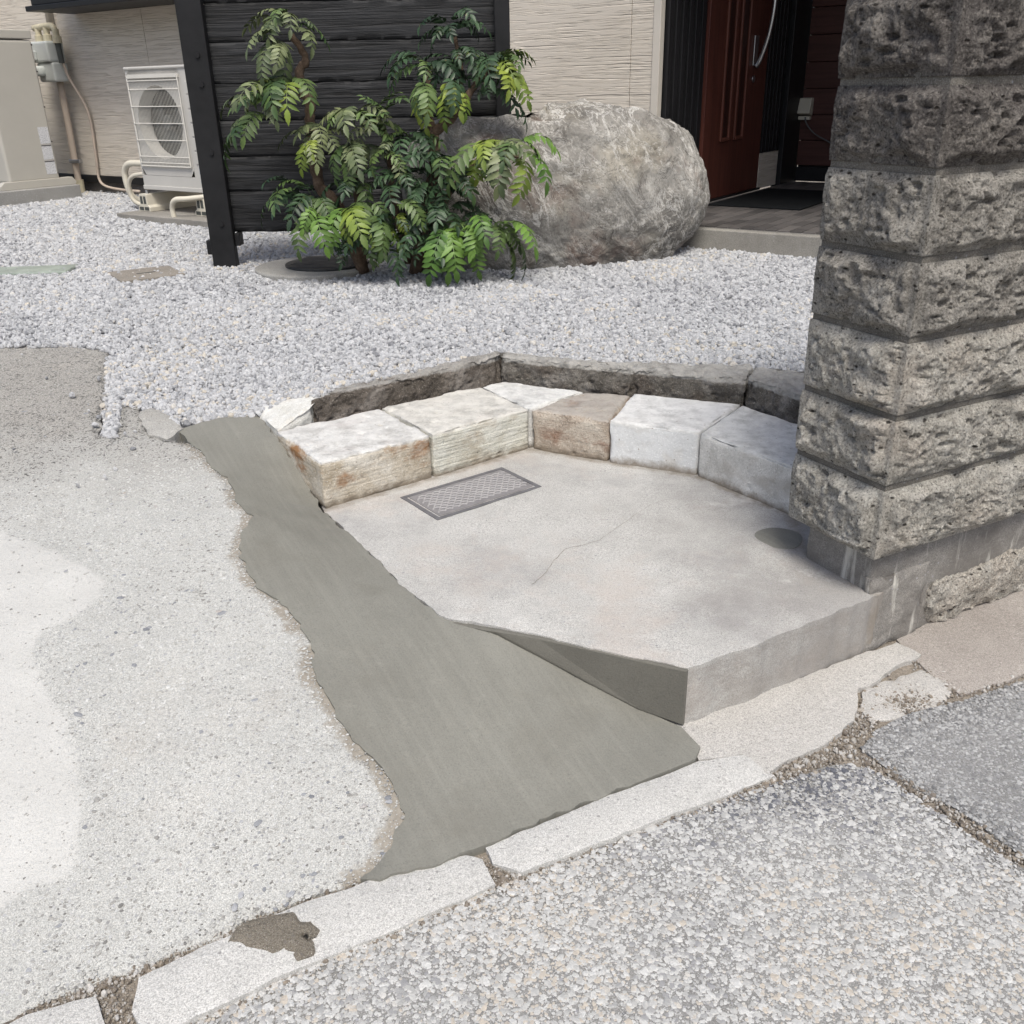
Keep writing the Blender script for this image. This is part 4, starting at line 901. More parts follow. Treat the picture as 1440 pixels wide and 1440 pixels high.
for k_ in range(3):
    a = 2*math.pi*k_/3+0.4; q = MB(); vv = []
    for i in range(7):
        rr_ = 0.05+0.185*i/6; wd = 0.35+0.5*i/6
        vv += [(cx+rr_*math.cos(a-wd), 0.075, cz+rr_*math.sin(a-wd)), (cx+rr_*math.cos(a+wd), 0.12, cz+rr_*math.sin(a+wd))]
    q.v = vv+[(x, y+0.004, z_) for x, y, z_ in vv]
    for i in range(6): q.f += [(2*i, 2*i+1, 2*i+3, 2*i+2), (14+2*i, 14+2*i+2, 14+2*i+3, 14+2*i+1)]
    q.build('fan_blade', M_aci, ac, smooth=True)
MB().disc((cx, 0.06, cz), 0.055, (0, 1, 0), 0.06, 24).build('fan_hub', M_aci, ac, bevel=0.01)
gl = MB(); g0, g1, h0, h1 = 0.035, 0.640, 0.775, 1.415
for zz in (0.800, 0.845, 0.965, 1.085, 1.205, 1.325, 1.385): gl.tube([(g0, -0.018, zz), (g1, -0.018, zz)], 0.004, 6)
gl.tube([(g0, -0.012, h0), (g0, -0.018, h1)], 0.005, 6); gl.tube([(g1, -0.012, h0), (g1, -0.018, h1)], 0.005, 6); gl.tube([(g0, -0.012, h0), (g1, -0.012, h0)], 0.006, 6); gl.box((g0, -0.022, h1-0.012), (g1, -0.002, h1+0.012))
gl.build('grille_frame', M_acg, ac, smooth=False)
gl = MB()
for i in range(36):
    x = g0+0.008+i*(g1-g0-0.016)/35; gl.tube([(x, -0.014, h0), (x, -0.014, h1)], 0.0013, 4, False)
gl.build('grille_wires', M_acg, ac)
for i in range(6):
    MB().box((0.70, -0.006, 0.80+i*0.098), (0.97, -0.0005, 0.886+i*0.098)).build('side_louvre', M_acb, ac, bevel=0.004)
M_stk = MT('blue_print_sticker', 0.5, 0.3); M_stk.col(M_stk.mix(M_stk.ramp(M_stk.vor(55, 'F1', M_stk.map((1, 0.001, 1)), 'Color'), (0.5, 0.0), (0.52, 1.0)), (0.22, 0.30, 0.42), (0.58, 0.60, 0.61)))
MB().box((0.72, -0.002, 0.665), (0.86, -0.0008, 0.775)).build('sticker', M_stk.m, ac)
M_crm = plain('cream_plastic', (0.58, 0.545, 0.46), 0.5, 0.08, 5)
pad = MB().box((0, 0, 0), (1.45, 0.98, 0.06)).build('concrete_pad', concrete('pad_concrete', (0.36, 0.34, 0.31), (0.25, 0.235, 0.21), 0.08), None, bevel=0.006)
pad.location = hw(-4.18, -1.22, G-0.02); pad.rotation_euler = (0, 0, HA); tag(pad, 'thin concrete pad in the gravel under the air conditioner', 'concrete pad')
for i, (x, lab) in enumerate(((-4.04, 'cream plastic support block under the left of the air conditioner'), (-3.33, 'cream plastic support block under the air conditioner nearest the fence'))):
    e = empty('support_block', hw(x, -1.05, G+0.041), HA, lab, 'support block', 'support blocks under the air conditioner')
    q = MB(); pr = [(-0.075, 0.0), (0.075, 0.0), (0.075, 0.035), (0.05, 0.05), (0.045, 0.135), (-0.045, 0.135), (-0.05, 0.05), (-0.075, 0.035)]
    n_ = len(pr); q.v = [(a, 0, b) for a, b in pr]+[(a, 0.62, b) for a, b in pr]; q.f = [tuple(range(n_)), tuple(reversed(range(n_, 2*n_)))]+[(k, n_+k, n_+(k+1) % n_, (k+1) % n_) for k in range(n_)]
    q.build('body', M_crm, e, bevel=0.004)
    q = MB()
    for x0, x1, z0, z1 in ((-0.036, -0.006, 0.06, 0.118), (0.006, 0.036, 0.06, 0.118), (-0.06, -0.006, 0.010, 0.036), (0.006, 0.06, 0.010, 0.036)): q.box((x0, -0.0015, z0), (x1, 0.0005, z1))
    q.build('hollow_shade', M_acd, e)  # dark plates on the solid end, their colour standing for shade inside hollows
    MB().tube([(0, 0.05, 0.1352), (0, 0.05, 0.163)], 0.014, 6).build('bolt', M_steel, e)
pp = empty('insulated_pipes', hw(-4.6, -0.7, G), HA, 'cream insulated refrigerant pipes looping behind the air conditioner', 'pipes')
MB().tube(arc([(0.55, 0.05, 0.37), (0.15, 0.02, 0.37), (-0.05, 0.0, 0.365), (-0.13, 0.0, 0.30), (-0.13, 0.0, 0.18), (-0.09, 0.02, 0.08), (0.05, 0.1, 0.05), (0.4, 0.3, 0.06)], 6), 0.027, 14).build('large_pipe', M_crm, pp, smooth=True)
MB().tube(arc([(0.55, 0.0, 0.29), (0.15, -0.03, 0.29), (0.0, -0.05, 0.25), (-0.04, -0.05, 0.14), (0.0, -0.03, 0.05), (0.1, 0.05, 0.03), (0.4, 0.25, 0.04)], 6), 0.018, 12).build('small_pipe', M_crm, pp, smooth=True)
dq = MB().tube(arc([(0, 0, 0), (-0.01, 0, 0.10), (0.04, 0, 0.165), (0.14, 0.05, 0.175), (0.3, 0.2, 0.19)], 6), 0.020, 12).build('drain_hose', M_crm, None, smooth=True)
dq.location = hw(-3.52, -1.16, G+0.0); dq.rotation_euler = (0, 0, HA); tag(dq, 'short cream drain hose bent down between the support blocks', 'hose')

# ------------------------------------------------------------------ heat pump unit, gas meter
M_hp = plain('heat_pump_paint', (0.44, 0.42, 0.375), 0.5, 0.04, 2)
hpx = empty('heat_pump_unit', hw(-6.08, -1.0, 0), HA, 'tall beige heat pump unit cut off at the left edge', 'heat pump')
MB().box((-1.0, 0.0, 0.56), (0.0, 0.50, 1.76)).build('cabinet', M_hp, hpx, bevel=0.025, seg=4)
MB().box((-1.0, -0.004, 1.766), (0.004, 0.504, 1.84)).build('top_panel', M_hp, hpx, bevel=0.008)
q = MB(); prf = [(-0.10, 0.505), (0.64, 0.505), (0.655, 0.53), (0.62, 0.575), (-0.06, 0.575), (-0.105, 0.54)]
q.v = [(-0.06, y, z_) for y, z_ in prf]+[(0.012, y, z_) for y, z_ in prf]; n_ = len(prf); q.f = [tuple(reversed(range(n_))), tuple(range(n_, 2*n_))]+[(k, (k+1) % n_, n_+(k+1) % n_, n_+k) for k in range(n_)]
q.build('foot', M_hp, hpx, bevel=0.004)
M_scr = plain('screw', (0.10, 0.095, 0.09), 0.5); M_lab = MT('paper_label', 0.6, 0.2); M_lab.col(M_lab.mix(M_lab.ramp(M_lab.noise(1, 3, 0.6, M_lab.map((1, 140, 110))), (0.50, 0.0), (0.58, 0.8)), (0.62, 0.62, 0.63), (0.30, 0.31, 0.33)))
for i, (z0, z1) in enumerate(((0.885, 1.03), (0.745, 0.875), (0.615, 0.735))):
    lb = MB().box((0.0005, 0.375, z0), (0.002, 0.475, z1)).build('label', M_lab.m, hpx)
    if i: MB().box((0.0021, 0.375, z1-0.012), (0.003, 0.475, z1-0.002)).build('label_band', M_scr, lb)
for z_ in (0.62, 0.9, 1.2, 1.5, 1.72): MB().disc((-0.001, 0.489, z_), 0.008, (1, 0, 0), 0.004, 8).build('screw', M_scr, hpx)
bs = MB().box((-1.4, 0, 0), (0.0, 0.84, 0.13)).build('concrete_slab', concrete('base_concrete', (0.40, 0.395, 0.38), (0.31, 0.305, 0.29), 0.06), None, bevel=0.008)
bs.location = hw(-6.0, -1.2, G-0.01); bs.rotation_euler = (0, 0, HA); tag(bs, 'grey concrete base slab under the heat pump unit', 'concrete base')
M_gm = plain('meter_grey', (0.50, 0.52, 0.50), 0.5, 0.05, 4); M_pipe = plain('pipe_buff', (0.50, 0.42, 0.35), 0.55, 0.06, 5); M_brass = plain('cream_fitting', (0.52, 0.47, 0.34), 0.5, 0.15, 12)
gm = empty('gas_meter', hw(-6.42, -0.10, G), HA, 'grey gas meter with cream pipe fittings on the house wall', 'gas meter')
MB().box((-0.16, -0.16, 1.20), (0.16, 0.02, 1.38)).build('body', M_gm, gm, bevel=0.02, seg=3)
MB().box((-0.10, -0.14, 1.03), (0.17, 0.02, 1.199)).build('lower_body', M_gm, gm, bevel=0.02, seg=3)
q = MB().tube([(-0.03, -0.155, 1.17), (-0.03, -0.155, 1.08)], 0.06, 18); q.build('dome', M_gm, gm, smooth=True, bevel=0.02)
MB().box((-0.17, -0.185, 1.22), (-0.02, -0.161, 1.30)).build('counter', M_gm, gm, bevel=0.006)
MB().box((-0.145, -0.188, 1.24), (-0.07, -0.1855, 1.28)).build('display', M_acd, gm)
MB().disc((-0.13, -0.17, 1.335), 0.024, (0, -1, 0), 0.012, 16).build('button', M_acd, gm)
for x, z0 in ((-0.09, 1.38), (0.05, 1.38), (0.20, 1.36)):
    MB().tube([(x, -0.06, z0), (x, -0.06, z0+0.055), (x, -0.06, z0+0.06), (x, -0.06, z0+0.12)], [0.042, 0.042, 0.030, 0.030], 12).build('fitting', M_brass, gm)
MB().tube(arc([(-0.15, -0.06, 1.50), (-0.05, -0.06, 1.505), (0.08, -0.06, 1.51), (0.17, -0.06, 1.50), (0.20, -0.06, 1.44)], 5), 0.028, 12).build('manifold', M_brass, gm, smooth=True)
MB().tube([(0.20, -0.06, 1.36), (0.20, -0.06, 1.19)], 0.026, 12).build('valve', M_acd, gm)
MB().tube(arc([(0.04, -0.02, 1.03), (0.035, -0.02, 0.6), (0.02, -0.02, 0.28), (0.02, -0.02, 0.0)], 4), 0.032, 14).build('riser_pipe', M_pipe, gm, smooth=True)
MB().tube([(0.02, -0.02, 0.13), (0.02, -0.02, -0.03)], 0.048, 16).build('pipe_collar', M_brass, gm, smooth=False)
MB().box((-0.02, -0.06, 0.29), (0.16, -0.02, 0.325)).build('pipe_clamp', M_steel, gm, bevel=0.006)
MB().tube(arc([(0.20, -0.05, 1.20), (0.215, -0.02, 1.05), (0.32, 0.04, 0.75), (0.29, 0.05, 0.35), (0.27, 0.05, 0.15), (0.36, 0.05, 0.075), (0.62, 0.05, 0.05), (0.95, 0.02, 0.05)], 6), 0.013, 8).build('thin_pipe', M_pipe, gm, smooth=True)

# ------------------------------------------------------------------ black fence
fx, fy = P(320, 372, G)
fen = empty('black_fence', (fx, fy, G), R(-1), 'black charred board fence panel between two black posts', 'fence')
def charred(name):
    t = MT(name, 0.62, 0.35); v = t.map((1.1, 30, 26)); v2 = t.map((2.5, 60, 110))
    f = t.noise(1.0, 7, 0.62, v, 0.9); f2 = t.noise(1.0, 4, 0.6, v2, 0.4)
    t.col(t.mix(t.ramp(f, (0.4, 0.0), (0.68, 1.0)), (0.0075, 0.0075, 0.008), (0.034, 0.035, 0.038))); t.bump(f, 0.9, 0.012); t.bump(f2, 0.7, 0.005); return t.m
M_char = charred('charred_wood'); M_post = plain('black_post', (0.012, 0.012, 0.013), 0.5, 0.25, 9, bump=0.2)
zb = [0.183, 0.401, 0.585, 0.768, 0.952, 1.150, 1.335, 1.52, 1.70]
for i in range(len(zb)-1):
    g_ = rng.uniform(0.0, 0.0015); x1 = 1.60
    yo_ = 0.004*(i % 2)
    hexa('board', [(0.06, -0.005+yo_, zb[i]+g_), (x1, -0.005+yo_, zb[i]+g_*0.6), (x1, 0.032, zb[i]-0.008), (0.06, 0.032, zb[i]-0.008)], [(0.06, -0.005, zb[i+1]-0.0005), (x1, -0.005, zb[i+1]-g_), (x1, 0.032, zb[i+1]-g_), (0.06, 0.032, zb[i+1]-0.0005)], M_char, fen, res=0.016, rnd=0.006, amp=0.0022, freq=7, s=500+i)
for x0, x1 in ((-0.062, 0.074), (1.585, 1.665)):
    MB().box((x0, -0.065, -0.05), (x1, -0.008, 2.2)).build('post', M_post, fen, bevel=0.006)
MB().box((0.075, -0.045, 0.11), (0.105, 0.03, 0.18)).build('bracket', M_post, fen, bevel=0.004)
MB().box((-0.10, -0.02, 0.06), (-0.063, 0.05, 0.14)).build('bracket', M_post, fen, bevel=0.004)
for z_ in (0.235, 0.61, 0.95, 1.09, 1.5):
    MB().tube([(0.02, -0.066, z_), (0.02, -0.074, z_)], 0.014, 6).build('bolt', M_post, fen)

# ------------------------------------------------------------------ lids lying in the gravel
cv = empty('round_drain_cover', (*P(445, 376, G), G), R(-8), 'round dark drain cover in pale concrete ring beside the shrub', 'drain cover')
M_cr = concrete('ring_concrete', (0.46, 0.45, 0.42), (0.34, 0.33, 0.31), 0.05)
MB().disc((0, 0, -0.05), 0.34, (0, 0, 1), 0.064, 44).build('ring', M_cr, cv, bevel=0.01)
MB().disc((0.06, 0.02, 0.0142), 0.235, (0, 0, 1), 0.012, 40).build('cover', plain('dark_iron', (0.035, 0.036, 0.038), 0.55, 0.3, 25), cv, bevel=0.004)
q = MB()
for i in range(9):
    q.box((0.06-0.18, -0.16+i*0.042, 0.0263), (0.06+0.18, -0.145+i*0.042, 0.0303))
q.build('cover_ribs', plain('dark_iron_rib', (0.05, 0.05, 0.053), 0.5, 0.3, 25), cv)
sc_ = empty('square_drain_lid', (*P(205, 384, G), G), R(33), 'brown grey square concrete lid half buried in gravel', 'drain lid')
MB().box((-0.17, -0.17, -0.04), (0.17, 0.17, 0.002)).build('slab', concrete('lid_concrete', (0.33, 0.30, 0.26), (0.24, 0.215, 0.185), 0.1), sc_, bevel=0.004)
MB().box((-0.05, -0.012, 0.0025), (0.05, 0.004, 0.0035)).build('slot', M_acd, sc_)  # raised dark strip, the shade of a slot put into its colour
gl_ = P(35, 381, G)
gq = MB().box((-0.42, -0.13, -0.03), (0.27, 0.10, 0.012)).build('green_lid', plain('green_plastic', (0.27, 0.31, 0.27), 0.35, 0.2, 9), None, bevel=0.008)
gq.location = (*gl_, G); gq.rotation_euler = (0, 0, R(6)); tag(gq, 'pale green lid half buried in gravel at the left edge', 'lid')

# ------------------------------------------------------------------ boulder
bc = (0.375, 5.64, G+0.28); BR = R(15)
out = [(-0.86, 0.36), (-0.74, 0.46), (-0.48, 0.485), (-0.23, 0.50), (0.0, 0.53), (0.23, 0.50), (0.48, 0.44), (0.66, 0.335), (0.79, 0.17), (0.82, 0.0), (0.76, -0.12), (0.63, -0.24), (0.50, -0.36), (0.16, -0.42), (-0.40, -0.42), (-0.72, -0.36), (-0.90, -0.1), (-0.93, 0.18)]
oa = np.array([math.atan2(z_, x) for x, z_ in out]); orr = np.array([math.hypot(x, z_) for x, z_ in out]); od = np.argsort(oa); oa = oa[od]; orr = orr[od]
oa = np.concatenate([oa-2*math.pi, oa, oa+2*math.pi]); orr = np.tile(orr, 3)
bm = bmesh.new(); bmesh.ops.create_icosphere(bm, subdivisions=7, radius=1.0)
bv = np.array([v.co for v in bm.verts]); bf = [tuple(v.index for v in f.verts) for f in bm.faces]; bm.free()
ph = np.arctan2(bv[:, 2], bv[:, 0]); rr_ = np.interp(ph, oa, orr); w = np.sqrt(bv[:, 0]**2+bv[:, 2]**2)**0.62
yy = np.sign(bv[:, 1])*np.abs(bv[:, 1])**0.85*0.40
B = np.column_stack([rr_*np.cos(ph)*w, yy-0.10*np.clip(-bv[:, 2], -1, 1)*0, rr_*np.sin(ph)*w])
nb = bv/np.linalg.norm(bv, axis=1)[:, None]
gb_ = np.random.default_rng(5); fac = np.ones(len(B))
for q in range(46):              # broad broken facets
    d_ = gb_.normal(size=3); d_ /= np.linalg.norm(d_); h_ = gb_.uniform(0.82, 0.975); dt = nb@d_; cand = np.where(dt > 0.05, h_/np.maximum(dt, 0.05), 9); fac = np.minimum(fac, cand)
B = B*(0.35+0.65*fac)[:, None]*1.065
disp = 0.020*fbm(B*2.6, 3, 71)+0.012*ridged(B*np.array([5, 5, 2.8])+0.5*fbm(B*3, 2, 5)[:, None], 3, 72)+0.006*fbm(B*16, 5, 73, 0.6)+0.003*ridged(B*26, 3, 74)
B = B+nb*disp[:, None]
B[:, 0] = np.where(B[:, 0] < 0, B[:, 0]*1.06, B[:, 0])
wy = bc[1]+B[:, 0]*math.sin(BR)+B[:, 1]*math.cos(BR); wx = bc[0]+B[:, 0]*math.cos(BR)-B[:, 1]*math.sin(BR)
lim = 5.425+np.maximum(wx-0.09, 0)*1.6; B[:, 1] -= np.maximum(wy-lim, 0)/math.cos(BR)     # its back lies close against the fence
t = MT('boulder_stone', 0.88, 0.2)
c = t.ramp(t.noise(2.6, 8, 0.66, None, 0.8), (0.26, (0.10, 0.094, 0.086)), (0.43, (0.21, 0.20, 0.182)), (0.58, (0.32, 0.308, 0.282)), (0.76, (0.46, 0.448, 0.42)))
c = t.mix(t.ramp(t.noise(2.2, 5, 0.6, t.map(loc=(4.2, 0.3, 2.2))), (0.54, 0.0), (0.72, 0.4)), c, (0.31, 0.27, 0.19))
c = t.mix(t.ramp(t.noise(2.0, 5, 0.6, t.map(loc=(1.2, 7.3, 3.2))), (0.54, 0.0), (0.66, 0.55)), c, (0.20, 0.12, 0.09))
vn = t.math('ABSOLUTE', t.math('SUBTRACT', t.noise(3.4, 7, 0.72, t.map((1.5, 1, 0.5), (0.3, 0.55, 0.4)), 0.9), 0.5))
vm = t.ramp(t.noise(2.1, 4, 0.6, t.map(loc=(2, 5, 9))), (0.36, 0.1), (0.55, 1.0))
c = t.mix(t.math('MULTIPLY', vm, t.ramp(vn, (0.0, 0.9), (0.022, 0.0))), c, (0.62, 0.605, 0.575))
vn2 = t.math('ABSOLUTE', t.math('SUBTRACT', t.noise(6.4, 6, 0.7, t.map((1.6, 1, 0.6), (0.9, 0.2, 1.1), (3, 1, 2)), 1.2), 0.5))
c = t.mix(t.math('MULTIPLY', vm, t.ramp(vn2, (0.0, 0.9), (0.022, 0.0))), c, (0.56, 0.54, 0.50))
dk = t.math('ABSOLUTE', t.math('SUBTRACT', t.noise(4.4, 6, 0.72, t.map(loc=(8, 3, 1)), 1.4), 0.5))
c = t.mix(t.ramp(dk, (0.0, 0.8), (0.012, 0.0)), c, (0.05, 0.042, 0.036))
c = t.mix(t.ramp(t.noise(120, 4, 0.7), (0.33, 0.4), (0.46, 0.0)), c, (0.07, 0.062, 0.055))
t.col(c); t.bump(t.noise(14, 7, 0.72), 0.5, 0.025); t.bump(vn, 0.4, 0.05); t.bump(t.noise(110, 4, 0.7), 0.5, 0.005)
bo = mesh_obj('boulder', B, bf, t.m, None, smooth=True); bo.location = bc; bo.rotation_euler = (0, 0, BR)
tag(bo, 'large rounded grey brown boulder with pale veins beside the shrub', 'boulder')

# ------------------------------------------------------------------ mahonia shrubs
def leafmat(name, c0, c1, rough=0.5):
    t = MT(name, rough, 0.45)
    f = t.math('ADD', t.math('MULTIPLY', t.noise(9, 3), 0.7), t.math('MULTIPLY', t.rnd(), 0.45))
    lf = t.attr('leaflet', 'GEOMETRY'); c = t.mix(t.ramp(f, (0.35, 0.0), (0.75, 1.0)), c0, c1)
    c = t.mix(t.ramp(lf, (0.0, 0.5), (0.55, 0.0)), c, tuple(v*0.45 for v in c0)); c = t.mix(t.ramp(lf, (0.6, 0.0), (1.0, 0.5)), c, tuple(v*1.4 for v in c1))
    c = t.mix(t.ramp(t.noise(26, 4, 0.6), (0.66, 0.0), (0.74, 0.6)), c, (0.20, 0.13, 0.05))
    t.col(c); t.bump(t.noise(60, 3), 0.3, 0.002)
    t.b.inputs['Subsurface Weight'].default_value = 0.0
    return t.m
LM = {'d': leafmat('dark_leaf', (0.014, 0.034, 0.015), (0.040, 0.078, 0.034)), 'm': leafmat('green_leaf', (0.034, 0.070, 0.020), (0.095, 0.145, 0.042)),
      'y': leafmat('yellow_green_leaf', (0.09, 0.15, 0.022), (0.21, 0.26, 0.04)), 'p': leafmat('pale_olive_leaf', (0.06, 0.088, 0.038), (0.15, 0.175, 0.08)),
      'b': leafmat('autumn_leaf', (0.24, 0.20, 0.035), (0.32, 0.15, 0.05)), 'g': leafmat('bright_green_leaf', (0.045, 0.11, 0.020), (0.11, 0.20, 0.035))}
def frond_mesh(L, pairs, ll, droop0, droop1, seed, fold=0.35):
    g = random.Random(seed); vs = []; fs = []; lt = []
    n = 14; pos = []; x = z_ = 0.0; ang = []
    for i in range(n+1):
        a = droop0+(droop1-droop0)*(i/n); pos.append((x, z_)); ang.append(a); x += L/n*math.cos(a); z_ += L/n*math.sin(a)
    def at(t):
        f = t*n; i = min(int(f), n-1); k = f-i
        return Vector((pos[i][0]+(pos[i+1][0]-pos[i][0])*k, 0, pos[i][1]+(pos[i+1][1]-pos[i][1])*k)), ang[i]
    for i in range(n):            # rachis
        b = len(vs)
        for q in (i, i+1):
            r = 0.0028*(1-0.6*q/n); vs.extend([(pos[q][0], -r, pos[q][1]), (pos[q][0], r, pos[q][1]), (pos[q][0], 0, pos[q][1]-r*1.5)]); lt.extend([0.4]*3)
        fs.extend([(b, b+1, b+4, b+3), (b+1, b+2, b+5, b+4), (b+2, b, b+3, b+5)])
    def leaflet(o, d, up_, ln, wd):
        side = d.cross(up_).normalized(); b = len(vs)
        prof = [(0, 0.10), (0.13, 0.62), (0.22, 0.72), (0.30, 1.0), (0.38, 0.86), (0.52, 0.98), (0.60, 0.74), (0.74, 0.70), (0.80, 0.44), (1.0, 0.02)]
        sag = g.uniform(0.10, 0.30); tv = g.random()
        for t, w_ in prof:
            c = o+d*(ln*t)-up_*(ln*sag*t*t); lt.extend([tv]*3)
            vs.append(tuple(c-up_*0.0)); s_ = wd*w_*0.5
            vs.append(tuple(c+side*s_*math.cos(fold)+up_*s_*math.sin(fold))); vs.append(tuple(c-side*s_*math.cos(fold)+up_*s_*math.sin(fold)))
        for i in range(len(prof)-1):
            q = b+3*i; fs.extend([(q, q+3, q+4, q+1), (q, q+2, q+5, q+3)])
    for k in range(pairs):
        t = 0.20+0.78*k/(pairs-0.5); o, a = at(t); T = Vector((math.cos(a), 0, math.sin(a))); U = Vector((-math.sin(a), 0, math.cos(a)))
        sz = ll*(0.62+0.5*math.sin(math.pi*min(1, 0.25+0.68*t)))*g.uniform(0.9, 1.1)
        for sgn in (-1, 1):
            d = (T*g.uniform(0.55, 0.8)+Vector((0, sgn, 0))*1.0-U*g.uniform(0.0, 0.3)).normalized()
            up_ = (U-d*U.dot(d)).normalized(); leaflet(o, d, (up_+Vector((g.uniform(-.25, .25), g.uniform(-.25, .25), g.uniform(-.25, .25)))).normalized(), sz*g.uniform(0.85, 1.1), sz*g.uniform(0.34, 0.42))
    o, a = at(1.0); T = Vector((math.cos(a), 0, math.sin(a))); U = Vector((-math.sin(a), 0, math.cos(a))); leaflet(o, T, U, ll*1.0, ll*0.46)
    me = bpy.data.meshes.new('leaf'); me.from_pydata(vs, [], fs); at_ = me.attributes.new('leaflet', 'FLOAT', 'POINT'); at_.data.foreach_set('value', lt); me.shade_smooth(); me.set_sharp_from_angle(angle=R(50)); return me
FV = []
for i in range(7):
    FV.append(frond_mesh(random.uniform(0.26, 0.33), random.choice((6, 7, 7, 8)), random.uniform(0.064, 0.08), R(random.uniform(15, 50)), R(random.uniform(-95, -60)), i))
FH = [frond_mesh(0.33, 7, 0.09, R(10), R(-92), 31, 0.25), frond_mesh(0.36, 8, 0.095, R(5), R(-95), 32, 0.25), frond_mesh(0.30, 7, 0.085, R(25), R(-98), 33, 0.25)]   # long hanging leaves
FU = [frond_mesh(0.26, 6, 0.065, R(60), R(0), 41), frond_mesh(0.28, 7, 0.06, R(50), R(-20), 42)]
cache = {}
def frond(par, pos, az, tilt, sc, kind, col):
    base = (FV if kind == 'v' else FH if kind == 'h' else FU); k = random.randrange(len(base)); key = (kind, k, col)
    if key not in cache:
        me = base[k].copy(); me.materials.append(LM[col]); cache[key] = me
    o = bpy.data.objects.new('leaf', cache[key]); link(o, par); o.location = Vector(pos)-Vector(par.location)
    o.rotation_euler = (random.uniform(-0.45, 0.45), tilt, az); o.scale = (sc, sc, sc); return o
M_bark = stone('bark', [(0.07, 0.05, 0.036), (0.15, 0.105, 0.075), (0.25, 0.18, 0.13)], 3.0, 0.5, veins=0.4)
def stem(par, pts, r0_, r1_, Y):
    w = [PY(a, b, y) for (a, b), y in zip(pts, Y)]; w = arc(w, 6)
    w = [Vector((p_.x+random.uniform(-1, 1)*0.006, p_.y, p_.z))-Vector(par.location) for p_ in w]
    rs = [(r0_+(r1_-r0_)*i/(len(w)-1))*random.uniform(0.88, 1.15) for i in range(len(w))]
    MB().tube(w, rs, 10).build('stem', M_bark, par, smooth=True)
b1 = P(508, 378, G); shA = empty('leaning_mahonia', (*b1, G), 0, 'crooked tall mahonia with drooping pale leaves against the black fence', 'shrub')
b2 = P(590, 380, G); shB = empty('bushy_mahonia', (*b2, G), 0, 'bushy mahonia with yellow green leaves in front of the boulder', 'shrub')
stem(shA, [(512, 384), (481, 303), (462, 277), (447, 255), (440, 210), (436, 168), (434, 142), (421, 124), (421, 101), (429, 82), (410, 49)], 0.036, 0.017, [5.2, 5.2, 5.2, 5.2, 5.22, 5.22, 5.22, 5.22, 5.22, 5.22, 5.2])
stem(shA, [(495, 330), (470, 290), (440, 285)], 0.022, 0.012, [5.2, 5.15, 5.1])
stem(shA, [(512, 380), (505, 290), (500, 250), (494, 200)], 0.022, 0.012, [5.2, 5.18, 5.15, 5.12])
stem(shB, [(585, 384), (600, 300), (612, 230), (610, 199), (607, 186)], 0.036, 0.026, [5.15, 5.12, 5.10, 5.10, 5.10])
stem(shB, [(608, 188), (603, 165), (602, 140), (606, 100)], 0.022, 0.014, [5.10, 5.10, 5.10, 5.12])
stem(shB, [(607, 187), (629, 172), (650, 148), (672, 116), (688, 96)], 0.025, 0.012, [5.10, 5.10, 5.12, 5.14, 5.15])
stem(shB, [(650, 148), (648, 100), (640, 52)], 0.014, 0.010, [5.24, 5.26, 5.28])
stem(shB, [(590, 340), (640, 260), (690, 215), (735, 222)], 0.022, 0.010, [5.22, 5.05, 4.95, 4.92])
stem(shB, [(575, 370), (555, 290), (545, 210), (540, 180)], 0.022, 0.010, [5.2, 5.18, 5.16, 5.16])
stem(shB, [(600, 380), (620, 345), (655, 322)], 0.016, 0.010, [5.1, 5.02, 4.98])
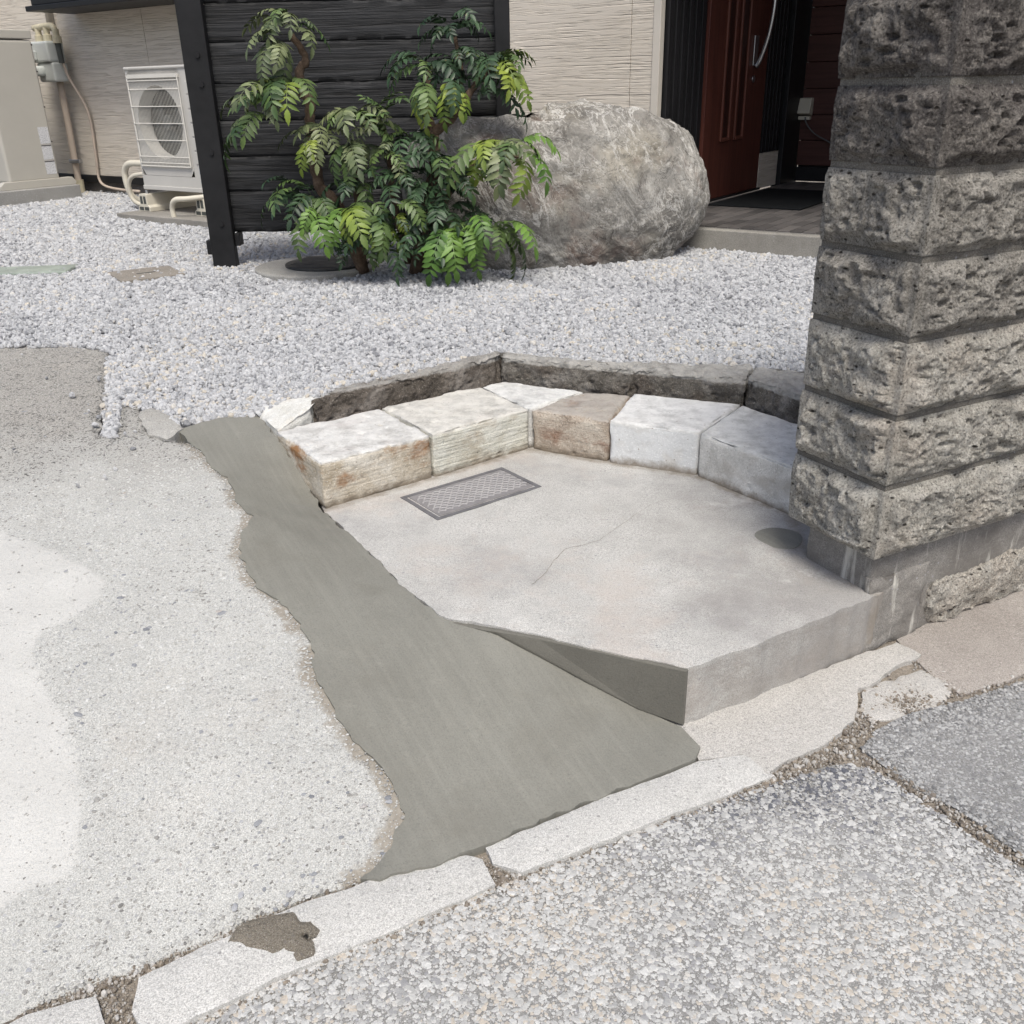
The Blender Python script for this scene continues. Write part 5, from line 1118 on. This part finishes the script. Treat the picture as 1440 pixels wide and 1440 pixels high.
# rosettes: plant, photo point, depth, count, size, leaf colours, kind, heading range (0 = right, -90 = to the viewer)
RO = [(shA, 404, 34, 5.16, 9, 0.85, 'ppmp', 'v', (-215, 20)), (shA, 395, 60, 5.12, 4, 0.8, 'pp', 'h', (-150, -30)),
      (shA, 404, 118, 5.14, 8, 1.0, 'mpmy', 'v', (-220, -50)), (shA, 385, 145, 5.08, 7, 1.0, 'pmm', 'v', (-200, -60)), (shA, 365, 165, 5.08, 4, 0.95, 'mp', 'h', (-200, -90)),
      (shA, 448, 185, 5.12, 6, 0.8, 'ppm', 'v', (-200, 10)), (shA, 440, 200, 5.06, 3, 0.7, 'yp', 'h', (-140, -60)), (shA, 497, 168, 5.10, 8, 0.85, 'pmm', 'v', (-210, 30)), (shA, 497, 200, 5.05, 5, 0.8, 'pm', 'h', (-150, -20)),
      (shA, 440, 278, 5.06, 7, 0.85, 'dm', 'v', (-220, -40)), (shA, 420, 278, 5.05, 4, 0.85, 'dm', 'v', (-210, -110)), (shA, 445, 295, 4.98, 3, 0.9, 'gm', 'h', (-130, -60)), (shA, 505, 262, 5.05, 6, 0.9, 'ddm', 'v', (-200, 20)),
      (shA, 488, 300, 4.97, 4, 0.85, 'yg', 'h', (-130, -60)), (shA, 515, 285, 4.98, 4, 0.8, 'my', 'h', (-110, -40)), (shA, 515, 325, 5.0, 6, 0.8, 'md', 'v', (-200, 20)), (shA, 490, 345, 5.0, 4, 0.7, 'md', 'v', (-200, -10)),
      (shB, 640, 44, 5.26, 9, 0.82, 'dd', 'v', (-200, 20)), (shB, 648, 85, 5.2, 9, 0.85, 'ddm', 'v', (-200, 20)), (shB, 600, 92, 5.2, 9, 0.9, 'ddm', 'v', (-220, 0)), (shB, 595, 125, 5.12, 5, 0.8, 'my', 'h', (-140, -60)),
      (shB, 640, 118, 5.12, 6, 0.8, 'dmy', 'h', (-140, -40)), (shB, 690, 88, 5.18, 9, 0.9, 'mdd', 'v', (-180, 40)), (shB, 700, 92, 5.12, 5, 0.9, 'ymm', 'v', (-90, 30)), (shB, 698, 108, 5.10, 5, 0.92, 'yym', 'h', (-80, 10)), (shB, 690, 130, 5.2, 5, 0.8, 'dd', 'v', (-140, 10)),
      (shB, 540, 168, 5.14, 8, 0.8, 'dmd', 'u', (-200, 20)), (shB, 525, 185, 5.1, 6, 0.8, 'pm', 'v', (-200, 10)), (shB, 575, 195, 5.12, 8, 0.9, 'ddm', 'v', (-200, 20)), (shB, 555, 215, 5.06, 6, 0.85, 'pmd', 'v', (-180, 0)), (shB, 605, 225, 5.08, 7, 0.9, 'dd', 'v', (-190, 10)),
      (shB, 560, 262, 5.02, 8, 0.95, 'dd', 'v', (-200, 20)), (shB, 600, 265, 5.0, 8, 0.95, 'dd', 'v', (-200, 20)), (shB, 640, 245, 5.0, 7, 0.9, 'dmd', 'v', (-170, 10)), (shB, 620, 300, 4.98, 7, 0.9, 'dd', 'v', (-190, 10)),
      (shB, 560, 310, 4.96, 8, 0.9, 'dd', 'v', (-200, 20)), (shB, 540, 345, 4.95, 7, 0.85, 'ddm', 'v', (-200, 20)), (shB, 590, 345, 4.92, 8, 0.85, 'dd', 'v', (-200, 20)), (shB, 610, 355, 4.9, 4, 0.8, 'dd', 'v', (-200, 10)), (shB, 530, 310, 4.95, 4, 0.75, 'my', 'h', (-120, -20)), (shB, 565, 290, 4.95, 3, 0.7, 'ym', 'h', (-100, -10)),
      (shB, 682, 205, 4.92, 5, 0.95, 'yym', 'h', (-150, -50)), (shB, 700, 205, 4.9, 4, 0.95, 'yp', 'h', (-120, -50)), (shB, 728, 210, 4.9, 5, 0.88, 'ygm', 'h', (-110, 10)),
      (shB, 634, 322, 4.86, 3, 0.95, 'gg', 'h', (-110, -75)), (shB, 666, 318, 4.84, 4, 0.98, 'gg', 'h', (-105, -65)), (shB, 692, 320, 4.88, 5, 0.9, 'gm', 'h', (-75, 10)), (shB, 655, 315, 4.95, 6, 0.85, 'mdd', 'v', (-170, 20))]
for par, px, py, Y, n, sc, cols, kind, (a0, a1) in RO:
    c0 = PY(px, py, Y)
    n = max(2, int(round(n*1.0)))
    for i in range(n):
        az = R(a0+(a1-a0)*(i+random.uniform(0.15, 0.85))/n)
        frond(par, c0+Vector((random.gauss(0, 0.018), random.gauss(0, 0.02), random.gauss(0, 0.02))), az, random.uniform(-0.45, 0.4), sc*random.uniform(0.62, 1.05), kind, random.choice(cols))
